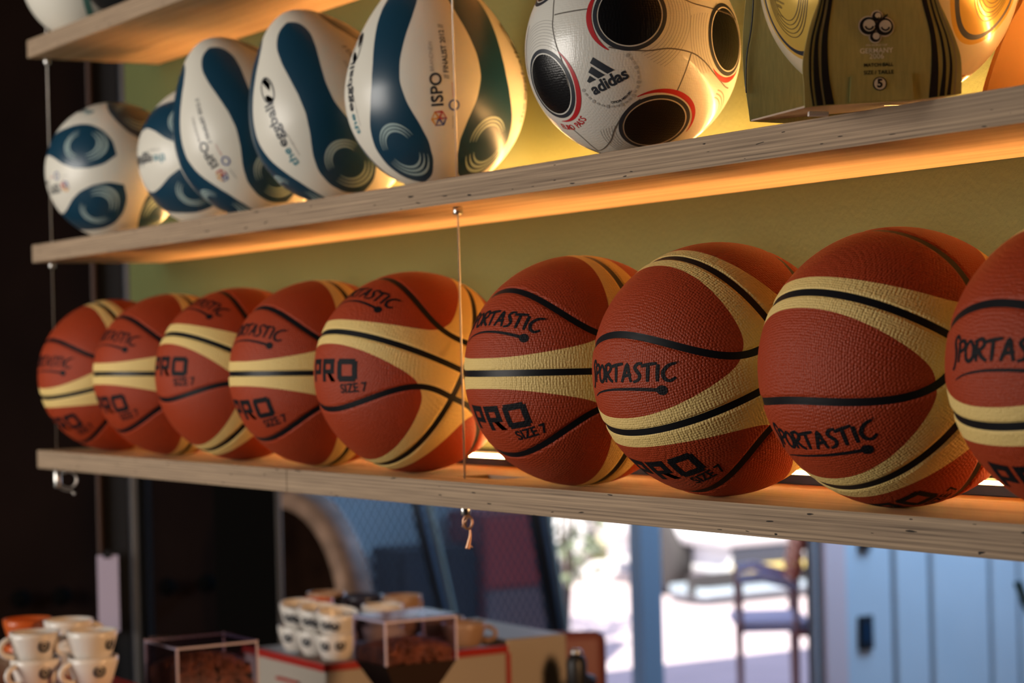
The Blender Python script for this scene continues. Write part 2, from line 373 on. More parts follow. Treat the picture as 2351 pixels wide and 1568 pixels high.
# ------------------------------------------------------------------ suspension cables
def cable(x, y, label, loop):
    t = thing('suspension_cable', label, 'cable', (x, y, ZL-SH_T), group='steel cables holding the shelves')
    L0 = -0.028; top = 3.2-(ZL-SH_T)
    tube('cable', [(0, 0, L0), (0, 0, top*0.5), (0, 0, top)], 0.0011, CABLE, t, 8)
    prof = [(0.0, 0), (0.0050, 0.0004), (0.0056, 0.0012), (0.0056, 0.0078), (0.0050, 0.0086), (0, 0.009)]
    for zz in (ZM, ZT):
        lathe('cable_clamp', prof, STEEL, t, 16, (0, 0, zz-SH_T-0.009-(ZL-SH_T)))
    if loop == 'big':
        g = [(0.0, -0.034), (0.0055, -0.0335), (0.0062, -0.032), (0.0062, -0.001), (0.005, 0.0), (0, 0.0)]
        lathe('cable_gripper', g, STEEL, t, 16)
        d = RT*np.array([1, 1, 0]); d = d/np.linalg.norm(d)
        pts = [np.array([0, 0, -0.033])]+[d*(0.018+0.0135*math.cos(a))+np.array([0, 0, -0.021+0.0135*math.sin(a)]) for a in np.linspace(-2.4, 2.2, 20)]
        pts2 = [np.array([0, 0, -0.032]), d*0.012+np.array([0, 0, -0.038]), d*0.022+np.array([0, 0, -0.040]), d*0.028+np.array([0, 0, -0.045])]
        tube('cable_loop', pts, 0.0018, CABLE, t, 8); tube('cable_tail', smooth_line(pts2), [0.0014]*(len(smooth_line(pts2))-3)+[0.002, 0.0026, 0.0024], CABLE, t, 8)
    else:
        g = [(0.0, -0.0125), (0.0052, -0.012), (0.0060, -0.011), (0.0060, -0.001), (0.005, 0.0), (0, 0.0)]
        lathe('cable_gripper', g, STEEL, t, 16)
        d = RT*np.array([1, 1, 0]); d = d/np.linalg.norm(d)
        cop = mat('copper_wire', (0.75, 0.42, 0.26), 0.4, 0.7)
        lp = [d*(0.002+0.005*math.cos(a))+np.array([0, 0, -0.020+0.0075*math.sin(a)]) for a in np.linspace(1.6, 7.6, 22)]
        lp += [d*(-0.004)+np.array([0.0, 0, -0.0255])]
        tube('cable_loop', lp, 0.0014, cop, t, 8)
        tail = [d*0.004+np.array([0, 0, -0.026]), d*0.0045+np.array([0, 0, -0.034]), d*0.003+np.array([0, 0, -0.042]), d*0.001+np.array([0, 0, -0.050])]
        tube('cable_tail', smooth_line(tail), list(np.linspace(0.0006, 0.0028, len(smooth_line(tail)))), cop, t, 8)
        tube('cable_strand', [d*0.0025+np.array([0, 0, -0.045]), d*0.0065+np.array([0, 0, -0.0485])], 0.0007, cop, t, 6)
cable(0.0085, 0.031, 'thin steel cable at the left ends of the shelves, coiled loop below', 'big')
cable(1.353, 0.035, 'thin steel cable crossing the shelves in mid picture with frayed copper tail', 'small')

# ------------------------------------------------------------------ basketballs
RB = 0.1205
W_SEAM = math.radians(1.62); AX, BX, NX = math.radians(74), math.radians(45), 2.7
def loop_g(V):
    z = np.abs(V[:, 2]); rho = np.arccos(np.clip(z, -1, 1)); th = np.arctan2(np.abs(V[:, 1]), np.abs(V[:, 0]))
    r0 = ((np.cos(th)/AX)**NX+(np.sin(th)/BX)**NX)**(-1/NX); return rho-r0
def grad_norm(g, V):
    a = np.cross(V, [0.3, 0.5, 0.81]); a /= np.linalg.norm(a, axis=1)[:, None]; b = np.cross(V, a); h = 2e-3
    def q(d):
        w = V+h*d; return g(w/np.linalg.norm(w, axis=1)[:, None])
    ga = (q(a)-q(-a))/(2*h); gb = (q(b)-q(-b))/(2*h); return np.maximum(np.hypot(ga, gb), 0.3)
def seam_dist(V):
    g = loop_g(V); return np.minimum(np.minimum(np.arcsin(np.clip(np.abs(V[:, 2]), 0, 1)), np.arcsin(np.clip(np.abs(V[:, 1]), 0, 1))), np.abs(g)/grad_norm(loop_g, V))
def petal(V):
    lam = np.arcsin(np.clip(np.abs(V[:, 0]), 0, 1)); psi = np.arctan2(np.abs(V[:, 2]), np.abs(V[:, 1]))
    return (np.abs(psi-math.pi/4)/math.radians(37.6))**2.5+(lam/math.radians(63))**2.5-1
def ball_r(V):
    d = seam_dist(V); x = np.clip((d-W_SEAM)/math.radians(1.1), 0, 1); return RB-0.0011*(1-x*x*(3-2*x))
def radial_normals(V, rf):
    a = np.cross(V, [0.3, 0.5, 0.81]); a /= np.linalg.norm(a, axis=1)[:, None]; b = np.cross(V, a); h = 3e-3
    def q(d):
        w = V+h*d; w /= np.linalg.norm(w, axis=1)[:, None]; return w*rf(w)[:, None]
    n = np.cross(q(a)-q(-a), q(b)-q(-b)); n /= np.linalg.norm(n, axis=1)[:, None]
    return np.where(((n*V).sum(1) < 0)[:, None], -n, n)
def surf_mesh(name, V, F, rf, nf=None):
    v, f = compact(V, F); n = radial_normals(v, rf) if nf is None else nf(v); return mesh_np(name, v*rf(v)[:, None], f, n)
def brush_word():
    """hand-brushed word from strokes, letter height 1"""
    Ls = {'S': ([(.62, .98), (.45, 1.18), (.28, 1.1), (.24, .85), (.34, .55), (.34, .2), (.2, -.22), (.02, -.32)],),
          'P': ([(.12, .8), (.1, .4), (.04, -.02)], [(.0, .78), (.3, .95), (.5, .85), (.48, .62), (.12, .42)]),
          'O': ([(.3, .9), (.08, .6), (.1, .15), (.3, .02), (.52, .2), (.56, .6), (.38, .9), (.22, .86)],),
          'R': ([(.14, .9), (.12, .0)], [(.02, .84), (.4, .98), (.56, .76), (.4, .55), (.14, .48)], [(.26, .48), (.42, .2), (.68, .02)]),
          'T': ([(.36, .9), (.34, .4), (.3, .0)], [(.0, .84), (.38, .92), (.8, .98)]),
          'A': ([(.0, .0), (.2, .5), (.36, .95), (.46, .5), (.56, .0)], [(.08, .32), (.6, .4)]),
          's': ([(.6, .98), (.36, .96), (.2, .76), (.34, .54), (.46, .34), (.36, .1), (.08, .0)],),
          'I': ([(.2, .92), (.14, .0)],),
          'C': ([(.74, .98), (.4, .86), (.14, .5), (.2, .14), (.46, .02), (.72, .2)],)}
    parts = []; x = 0
    for ch, adv in (('S', .52), ('P', .5), ('O', .6), ('R', .62), ('T', .72), ('A', .62), ('s', .55), ('T', .66), ('I', .3), ('C', .8)):
        for st in Ls[ch]:
            q = [(px+x, py) for px, py in smooth_line(st, 3)]; n = len(q)
            parts.append(ribbon(q, [0.19*(0.65+0.35*math.sin(math.pi*min(1, (i+1.5)/(n+1)))) for i in range(n)]))
        x += adv
    parts.append(arc(x+.02, 1.02, .05, 0, 360, .02, 12))
    sw = smooth_line([(.25, -.80), (1.0, -.56), (2.2, -.40), (3.6, -.38), (5.0, -.46)], 6)
    parts.append(ribbon(sw, list(np.linspace(0.05, 0.21, len(sw))))); parts.append(disc(5.12, -.48, .27))
    V, F = join_vf(parts); return [(a-x/2, b-.4) for a, b in V], F
def block_pro():
    w = .28; parts = []
    parts += [rect(0, 0, w, 1), rect(w, 1-w*.85, .95, 1), rect(.95-w, .42, .95, 1-w*.85), rect(w, .32, .95, .32+w*.7)]
    x = 1.12; parts += [rect(x, 0, x+w, 1), rect(x+w, 1-w*.85, x+.95, 1), rect(x+.95-w, .46, x+.95, 1-w*.85), rect(x+w, .34, x+.95, .34+w*.7), poly2([(x+.42, .36), (x+.72, .36), (x+1.02, 0), (x+.7, 0)])]
    x = 2.28; parts += [rect(x, .1, x+w, .9), rect(x+.88, .1, x+.88+w, .9), rect(x+.08, 1-w*.9, x+1.04, 1), rect(x+.08, 0, x+1.04, w*.9)]
    V, F = join_vf(parts); return [(a-1.7, b-.5) for a, b in V], F
def make_basketball():
    V0, F0 = cube_sphere(92)
    V, seam, rest = clip(V0, F0, lambda q: seam_dist(q)-W_SEAM)
    V, red, cream = clip(V, rest, petal)
    out = [('seam_channel', surf_mesh('seam_channel', V, seam, ball_r), BLACKR)]
    for nm, fs, m in (('brown_panel', red, RUBBER), ('cream_panel', cream, CREAM)):
        for c in components(fs, len(V)):
            if len(c) > 40: out.append((nm, surf_mesh(nm, V, c, ball_r), m))
    def on(lat, phi): lat, phi = math.radians(lat), math.radians(phi); return np.array([math.sin(lat), -math.cos(lat)*math.cos(phi), math.cos(lat)*math.sin(phi)])
    def put(nm, vf, lat, phi, m):
        v, f, d = wrap_sphere(vf, RB, on(lat, phi), (1, 0, 0), 0.00035); out.append((nm, mesh_np(nm, v, f, d), m))
    bw = brush_word(); put('brand_lettering', ([(x*0.0212, y*0.0172) for x, y in bw[0]], bw[1]), 6, 27, INK)
    put('model_lettering', xf(block_pro(), 0.0270, 0), 6, -22.5, INK)
    put('size_lettering', text_vf('SIZE 7', 0.0150, bold=0.0004), 24.5, -33.5, INK)
    return out
BPARTS = make_basketball()
for nm, me, m in BPARTS: me.materials.append(m)
balls = [  # x, y, roll about the shelf axis, small yaw/tilt, label
    (0.171, 0.0734, -16, 'brown and cream basketball at the far left end of the lowest shelf'),
    (0.4286, 0.0688, 2, 'second basketball from the left end of the lowest shelf'),
    (0.6695, 0.0700, 29, 'third basketball from the left, its block lettering just above a black seam'),
    (0.9361, 0.0641, 1, 'fourth basketball from the left, just left of the ball showing its cream seam crossing'),
    (1.187, 0.0638, 25, 'fifth basketball from the left, showing the cream pole where its seams cross'),
    (1.5798, 0.0467, 0, 'basketball right of the mid cable, level cream band across its middle'),
    (1.8310, 0.0433, -28, 'basketball with brush lettering above a rising cream band, third from right'),
    (2.0735, 0.0560, -57, 'large basketball second from right with brush lettering low on its side'),
    (2.3190, 0.0500, -21, 'basketball cut off by the right edge of the picture'),
]
for x, y, roll, lab in balls:
    t = thing('basketball', lab, 'ball', (x, y, ZL+RB+0.0002), (math.radians(-roll), 0, 0), 'basketballs on the lowest shelf')
    for nm, me, m in BPARTS: obj(nm, me.copy(), None, t)

# ------------------------------------------------------------------ egg-shaped balls
ER, EB, ET = 0.1087, 0.116, 0.150     # radius, blunt length, narrow length
def egg_pt(V):
    z = V[:, 2]; t = np.where(z > 0, ET, EB); c = np.sqrt(np.clip(1-z*z, 0, 1)); rr = ER*c*(1-0.29*np.clip(z, 0, 1)**1.5)
    lon = np.arctan2(V[:, 1], V[:, 0]); return np.stack([rr*np.cos(lon), rr*np.sin(lon), z*t], 1)
def egg_nrm(V):
    a = np.cross(V, [0.3, 0.5, 0.81]); a /= np.linalg.norm(a, axis=1)[:, None]; b = np.cross(V, a); h = 3e-3
    def q(d):
        w = V+h*d; w /= np.linalg.norm(w, axis=1)[:, None]; return egg_pt(w)
    n = np.cross(q(a)-q(-a), q(b)-q(-b)); n /= np.linalg.norm(n, axis=1)[:, None]; return np.where(((n*V).sum(1) < 0)[:, None], -n, n)
SZ = np.array([-.1080, -.1068, -.104, -.0985, -.085, -.065, -.045, -.02, .005, .03, .055, .08, .1, .113, .121, .1265, .1295, .1305])
SW = np.array([0.0, .0080, .0150, .0225, .0335, .0385, .0350, .0255, .0195, .0190, .0215, .0245, .0245, .0205, .0155, .0100, .0050, 0.0])
_zz = np.linspace(SZ[0], SZ[-1], 400)
def _cr(z):   # smooth interpolation
    w = np.interp(_zz, SZ, SW); k = np.ones(15)/15; return w
_ww = _cr(None)
for _ in range(70): _ww[1:-1] = np.convolve(_ww, [.25, .5, .25], 'valid') if True else _ww[1:-1]
def stripe_g(V, inset=0.0):
    p = egg_pt(V); lon = np.degrees(np.arctan2(p[:, 1], p[:, 0])); d = np.abs((lon-36+36) % 72-36); r = np.hypot(p[:, 0], p[:, 1])
    hw = np.interp(p[:, 2], _zz, _ww, left=-0.02, right=-0.02); return r*np.radians(d)-hw-inset
def egg_wrap(vf, lon0, z0, rot, h=0.0004):
    """print with x along the axis towards the narrow end when rot = 90"""
    V, F = refine2(xf(vf, 1, rot), 0.012); z = z0+V[:, 1]; zz = z
    s = np.clip(np.where(z > 0, z/ET, z/EB), -0.999, 0.999); r = ER*np.sqrt(1-s*s)*(1-0.29*np.clip(s, 0, 1)**1.5)
    lon = math.radians(lon0)+V[:, 0]/np.maximum(r, 0.03); D = np.stack([np.sqrt(1-s*s)*np.cos(lon), np.sqrt(1-s*s)*np.sin(lon), s], 1)
    n = egg_nrm(D); return egg_pt(D)+h*n, F, n
def egg_logo():
    parts = [arc(0, 0, .5, 70, 330, .05, 24), arc(0.02, 0, .5, 70, 250, .05)]
    parts = [ribbon([(0.28*math.cos(a), .5*math.sin(a)) for a in np.linspace(0, 2*math.pi, 30)], .05), poly2([(-.1, .46), (.12, .44), (.22, .1), (.1, -.1), (.02, .1)]), poly2([(-.2, -.1), (-.05, -.15), (.1, -.44), (-.06, -.48), (-.2, -.3)])]
    return join_vf(parts)
def make_egg():
    V0, F0 = cube_sphere(56); V, blue, white = clip(V0, F0, stripe_g)
    fnp = lambda v: np.linalg.norm(egg_pt(v), axis=1)
    def em(nm, F): v, f = compact(V, F); return mesh_np(nm, egg_pt(v), f, egg_nrm(v))
    out = [('white_shell', em('white_shell', white), EGGWHITE)]
    for c in components(blue, len(V)):
        if len(c) > 60: out.append(('blue_stripe', em('blue_stripe', c), EGGBLUE))
    def put(nm, vf, lon, z, rot, m):
        v, f, n = egg_wrap(vf, lon, z, rot); out.append((nm, mesh_np(nm, v, f, n), m))
    for k in range(5):
        a = 36+72*k; rings = []
        for r in (.0250, .0212, .0174): rings += [arc(0, 0, r, 25, 185, .0027, 20, True), arc(0.003, -.004, r*1.12, 205, 345, .0027, 20, True)]
        put('ring_print', join_vf(rings), a, -.067, 0, EGGLINE)
        w = 72*k
        if k in (0, 2):
            put('event_lettering', text_fit('ISPO', .038, bold=.02), w-3, -.008, 90, INKFLAT)
            put('faint_lettering', text_fit('BRANDNEW', .036), w-5, .031, 90, INKGREY)
            put('finalist_lettering', text_fit('// FINALIST 2012 //', .066, bold=.02), w+3.5, .036, 90, INKFLAT)
            put('sponsor_lettering', text_fit('Inspired Cool', .017), w+6.5, -.010, 90, INKRED)
            put('sponsor_mark', arc(0, 0, .0055, 0, 360, .0018), w+7, -.027, 90, INKBLUE)
            put('caption_line', rect(-.007, -.0004, .007, .0004), w+6, -.046, 90, INKGREY)
            hexa = [(.0085*math.cos(math.radians(60*i+30)), .0085*math.sin(math.radians(60*i+30))) for i in range(6)]
            for i, mm in enumerate((INKGOLD, INKBLUE, INKRED)):
                tri = [ribbon([(0, 0), hexa[2*i], hexa[(2*i+1) % 6], (0, 0)], .0022), ribbon([hexa[(2*i+1) % 6], hexa[(2*i+2) % 6], (0, 0)], .0022)]
                put('event_mark', join_vf(tri), w-3, -.041, 90, mm)
        else:
            put('brand_lettering', text_fit('eggball', .058, bold=.02), w, .010, 90, INKFLAT)
            put('teal_lettering', text_fit('the', .024, bold=.02), w, -.034, 90, INKTEAL)
            put('web_lettering', text_fit('www.theeggball.com', .03), w+7, -.022, 90, INKGREY)
            put('brand_mark', xf(egg_logo(), .036, -70), w, .056, 90, INKFLAT)
    return out
EPARTS = make_egg()
for nm, me, m in EPARTS: me.materials.append(m)
_ev = np.concatenate([np.array([v.co[:] for v in me.vertices]) for nm, me, m in EPARTS[:6]])
def put_egg(px, py, y, axis, spin, lab):
    c = hit(px, py, 1, y); a = np.array(axis, float); a /= np.linalg.norm(a)
    tc = CAM-c; tc -= a*(tc@a); tc /= np.linalg.norm(tc); sd_ = np.cross(a, tc); s = math.radians(spin)
    # local lon 0 points `spin` degrees to the right of the camera
    X = math.cos(s)*tc+math.sin(s)*sd_; Y = np.cross(a, X); Rm = np.stack([X, Y, a], 1)
    zmin = (_ev@Rm.T)[:, 2].min()
    o = thing('egg_shaped_ball', lab, 'ball', group='blue and white egg-shaped balls on the middle shelf')
    o.matrix_world = Matrix(((Rm[0, 0], Rm[0, 1], Rm[0, 2], c[0]), (Rm[1, 0], Rm[1, 1], Rm[1, 2], c[1]), (Rm[2, 0], Rm[2, 1], Rm[2, 2], ZM-zmin+0.0002), (0, 0, 0, 1)))
    for nm, me, m in EPARTS: obj(nm, me.copy(), None, o)
HR = np.array([RT[0], RT[1], 0]); HR /= np.linalg.norm(HR); HF = np.array([FW[0], FW[1], 0]); HF /= np.linalg.norm(HF); ZU = np.array([0, 0, 1.0])
put_egg(1000, 207, 0.085, ZU-0.05*HR, 4, 'upright egg-shaped ball nearest the black-spotted football')
put_egg(764, 245, 0.085, ZU-0.42*HR, 31, 'egg-shaped ball in the middle of the leaning eggs, brand lettering facing out')
put_egg(578, 297, 0.085, ZU-0.47*HR, -33, 'leaning egg-shaped ball with the small colourful emblem low on its panel')
put_egg(486, 372, 0.121, np.array([-1.0, -0.08, 0.0]), 77, 'egg-shaped ball mostly hidden behind the leaning one')
put_egg(262, 381, 0.079, (-1, 0.0, 0.0), 0, 'egg-shaped ball lying end-on at the left end of the middle shelf')

# ------------------------------------------------------------------ white football with black spots
RF = 0.110
def ball_frame(c):
    k = CAM-c; k /= np.linalg.norm(k); r = RT-k*(RT@k); r /= np.linalg.norm(r); u = np.cross(k, r); return r, u, k
PEARL = bump(mat('pearl_white', (0.70, 0.67, 0.60), 0.30, spec=0.6, coat=0.2), 'pebble', 420, 0.25, 0.0008)
SPOT = bump(mat('spot_black', (0.004, 0.004, 0.005), 0.28, spec=0.4), 'pebble', 420, 0.35, 0.0008)
SEAMG = mat('seam_grey', (0.13, 0.11, 0.09), 0.6)
def make_football():
    c = hit(1452, 105, 1, 0.070); c[2] = ZM+RF; r, u, k = ball_frame(c); ppx = FPX/((c-CAM)@FW)*RF
    def dpx(px, py):
        x = (px-1452)/ppx; y = -(py-105)/ppx; q = min(0.995, math.hypot(x, y)); s = q/max(math.hypot(x, y), 1e-6)
        return x*s*r+y*s*u+math.sqrt(1-q*q)*k
    t = thing('football', 'white football with black round spots and red crescents on the middle shelf', 'ball', c+np.array([0, 0, 0.0002]))
    v0 = dpx(1445, 25); l = dpx(1265, 180); gam = math.acos(1/math.sqrt(5)); e1 = l-v0*(l@v0); e1 /= np.linalg.norm(e1); e2 = np.cross(v0, e1)
    ico = [v0]+[math.cos(gam)*v0+math.sin(gam)*(math.cos(a)*e1+math.sin(a)*e2) for a in [2*math.pi*i/5 for i in range(5)]]; ico = np.array(ico+[-q for q in ico])
    V, F = cube_sphere(72); R1 = math.radians(16.4)
    dist = lambda q: np.arccos(np.clip((q@ico.T).max(1), -1, 1))
    rf = lambda q: np.full(len(q), RF)
    V, sp, shell = clip(V, F, lambda q: dist(q)-R1); nf = lambda v: v
    obj('white_shell', surf_mesh('white_shell', V, shell, rf, nf), PEARL, t)
    for cc in components(sp, len(V)): obj('black_spot', surf_mesh('black_spot', V, cc, rf, nf), SPOT, t)
    def wrap(nm, vf, d, eu, m, h=0.0003):
        v, f, n = wrap_sphere(vf, RF, d, eu, h, 0.01); return obj(nm, mesh_np(nm, v, f, n), m, t)
    for d in ico:
        e = np.cross(d, [0.2, 0.3, 0.93])
        wrap('spot_ring', arc(0, 0, RF*math.radians(18.15), 0, 360, RF*math.radians(2.1), 60), d, e, INKFLAT)
    def angle_of(d, target):          # print angle (deg) about d pointing to target, eu = r
        eu = r-d*(r@d); eu /= np.linalg.norm(eu); ev = np.cross(d, eu); return math.degrees(math.atan2(target@ev, target@eu))
    left = max(ico, key=lambda q: q@dpx(1265, 180)); bot = max(ico, key=lambda q: q@dpx(1505, 265)); rgt = max(ico, key=lambda q: q@dpx(1670, 115))
    for d, p0, span in ((v0, (1362, 40), 105), (left, (1345, 210), 150), (bot, (1570, 205), 150), (rgt, (1690, 190), 90)):
        a = angle_of(d, dpx(*p0)) if p0[0] < 1690 else angle_of(d, -u)
        wrap('red_crescent', arc(0, 0, RF*math.radians(21.4), a-span/2, a+span/2, RF*math.radians(2.9), 30, True), d, r, INKRED)
    fine = []
    for d, p0, span, n in ((v0, (1540, 60), 110, 8), (rgt, (1600, 90), 90, 7), (bot, (1420, 320), 90, 6), (left, (1230, 100), 120, 9)):
        a = angle_of(d, dpx(*p0))
        for i in range(n):
            wrap('contour_line', arc(0, 0, RF*math.radians(21.2+1.6*i), a-span/2+2.5*i, a+span/2-2.5*i, 0.00045, 26), d, r, INKGREY, 0.00015)
    seams = [[(1280, -30), (1275, 26), (1274, 51), (1283, 94), (1293, 120), (1303, 150), (1312, 185)], [(1278, 27), (1315, 20), (1352, 15)],
             [(1400, 98), (1425, 102), (1482, 106), (1533, 101), (1581, 110), (1609, 128), (1635, 158), (1658, 184), (1668, 190)], [(1581, 110), (1571, 143), (1548, 199)],
             [(1560, -8), (1594, 5), (1648, 19), (1673, 28), (1688, 43)], [(1470, 212), (1451, 225), (1431, 248), (1413, 281), (1403, 309), (1375, 332), (1329, 334), (1300, 330)],
             [(1375, 332), (1344, 304), (1313, 276)], [(1218, 50), (1212, 80), (1211, 120), (1216, 160)]]
    for sline in seams:
        q = smooth_line([dpx(*p) for p in sline], 5); q = [x/np.linalg.norm(x)*(RF+0.0002) for x in q]
        V2 = []; F2 = []
        for i, x in enumerate(q):
            tg = q[min(i+1, len(q)-1)]-q[max(i-1, 0)]; s = np.cross(x, tg); s /= np.linalg.norm(s); V2 += [x-s*0.0007, x+s*0.0007]
            if i: F2.append((2*i-2, 2*i, 2*i+1, 2*i-1))
        obj('seam_line', mesh_np('seam_line', V2, F2, [v/np.linalg.norm(v) for v in V2]), SEAMG, t)
    # maker's mark and lettering, climbing to the right
    d = dpx(1391, 158); rr = math.cos(math.radians(29))*r+math.sin(math.radians(29))*u
    bars = []
    for x, h in ((0.0, .55), (.8, 1.2), (1.6, 1.85)):
        bars.append(poly2([(x, 0), (x+.6, 0), (x+.6-.545*h, .839*h), (x+.18-.545*h, .839*h-.2725)]))
    mk = join_vf(bars); wrap('maker_mark', xf(mk, 0.0134, 0, -0.0185, -0.0005), d, rr, INKFLAT)
    wrap('maker_lettering', xf(text_fit('adidas', 0.041, bold=0.03), 1, 0, 0, -0.0085), d, rr, INKFLAT)
    wrap('small_lettering', arc_text('OFFICIAL MATCH BALL', 0.0034, 0.0245, -55, 55), dpx(1400, 168), r, INKFLAT)
    parts = []
    for i in range(22):
        a = math.radians(-150+i*9.6); parts.append(xf(rect(-.0017, -.0010, .0017, .0010), 1, math.degrees(a)+90, .0300*math.cos(a), .0300*math.sin(a)))
        if i % 3 == 0: parts.append(xf(rect(-.0012, -.0020, .0012, .0020), 1, math.degrees(a)+90, .0300*math.cos(a), .0300*math.sin(a)))
    wrap('grey_ring_print', join_vf(parts), dpx(1399, 166), r, mat('pale_grey_print', (0.42, 0.40, 0.37), 0.4))
    a = angle_of(left, dpx(1318, 270))
    wrap('red_lettering', arc_text('EURO PASS', 0.0098, RF*math.radians(26.0), a, 50), left, r, INKRED)
    wrap('script_print', join_vf([arc(0, 0, .03+.004*i, -70, 40, .0016, 16) for i in range(3)]), dpx(1600, 265), r, mat('tan_print', (0.36, 0.26, 0.17), 0.5), 0.0002)
def arc_text(s, size, R, mid, span, inward=True):
    """letters along a circle (reading left to right along the lower rim); angles in degrees"""
    parts = []; n = len(s)
    for i, ch in enumerate(s):
        if ch == ' ': continue
        a = mid-span/2+span*(i/(n-1)); c_, s_ = math.cos(math.radians(a)), math.sin(math.radians(a))
        parts.append(xf(text_vf(ch, size, bold=size*0.02), 1, a+90, R*c_, R*s_))
    return join_vf(parts)
make_football()

# ------------------------------------------------------------------ boxed gold ball
GOLDC = tint(mat('olive_gold_card', (0.43, 0.41, 0.165), 0.42, 0.05), 60, 0.10, (8, 8, 1))
CARDIN = mat('card_inside', (0.42, 0.30, 0.22), 0.7)
GOLDB = mat('gold_ball_skin', (0.80, 0.50, 0.10), 0.22, 0.35, coat=0.3)
PEARLB = mat('pearl_ball_skin', (0.70, 0.60, 0.42), 0.25, 0.15, coat=0.3)
def make_gold_ball():
    c = P(2041, -27, 1.911); c[2] = max(c[2], ZM+RF+0.008); r, u, k = ball_frame(c); ppx = FPX/((c-CAM)@FW)*RF
    t = thing('football', 'glossy gold football standing inside the open olive carton', 'ball', c)
    def dpx(px, py):
        x = (px-2041)/ppx; y = -(py+27)/ppx; q = math.hypot(x, y); s = min(0.995, q)/max(q, 1e-6); return x*s*r+y*s*u+math.sqrt(max(0.01, 1-min(.995, q)**2))*k
    V, F = cube_sphere(56); nf = lambda v: v; rf = lambda v: np.full(len(v), RF)
    cs = [np.array(q)/np.linalg.norm(q) for q in (dpx(1812, -20), dpx(2275, -60), dpx(2041, 260), -k, u)]
    es = [u, u+0.5*r, r, r, k]
    def oval(v, A=math.radians(33), B=math.radians(20)):
        g = np.full(len(v), 9.0)
        for cdir, e in zip(cs, es):
            e1 = e-cdir*(e@cdir); e1 = e1/np.linalg.norm(e1); e2 = np.cross(cdir, e1); ang = np.arccos(np.clip(v@cdir, -1, 1)); th = np.arctan2(v@e2, v@e1)
            r0 = 1/np.sqrt((np.cos(th)/A)**2+(np.sin(th)/B)**2); g = np.minimum(g, ang-r0)
        return g
    V, inner, rest = clip(V, F, oval); V, band, rest = clip(V, rest, lambda v: oval(v)-math.radians(2.6)); V, rim, shell = clip(V, rest, lambda v: oval(v)-math.radians(5.0))
    obj('pearl_shell', surf_mesh('pearl_shell', V, shell, rf, nf), PEARLB, t)
    for nm, fs, m in (('gold_panel', inner, GOLDB), ('black_outline', band, INKFLAT), ('gold_rim', rim, GOLDB)):
        for cc in components(fs, len(V)):
            if len(cc) > 20: obj(nm, surf_mesh(nm, V, cc, rf, nf), m, t)
    def wrap(nm, vf, d, eu, m):
        v, f, n = wrap_sphere(vf, RF, d, eu, 0.0003, 0.01); obj(nm, mesh_np(nm, v, f, n), m, t)
    d = dpx(1800, 30); INKG = mat('brown_print', (0.10, 0.06, 0.02), 0.4)
    wrap('event_lettering', join_vf([xf(text_fit('GERMANY', .015), 1, 0, 0, 0.0), xf(text_fit('2006', .008), 1, 0, 0, -.0040), xf(text_fit('MATCH BALL', .0105), 1, 0, .001, -.012)]), d, r, INKG)
    wrap('event_mark', join_vf([arc(-.004, .017, .0055, 0, 360, .0016), arc(.004, .017, .005, 0, 360, .0016), arc(0, .009, .0035, 0, 360, .0016)]), d, r, INKBLUE)
    for cdir in cs[:2]:
        for i in range(5):
            pts = [(RF*math.radians(14.5-1.1*i)*math.sin(a), RF*math.radians(26-2*i)*math.cos(a)) for a in np.linspace(1.9, 4.4, 30)]
            wrap('fine_line', ribbon(pts, 0.0007), cdir, r, INKG)
    return c
gb = make_gold_ball()
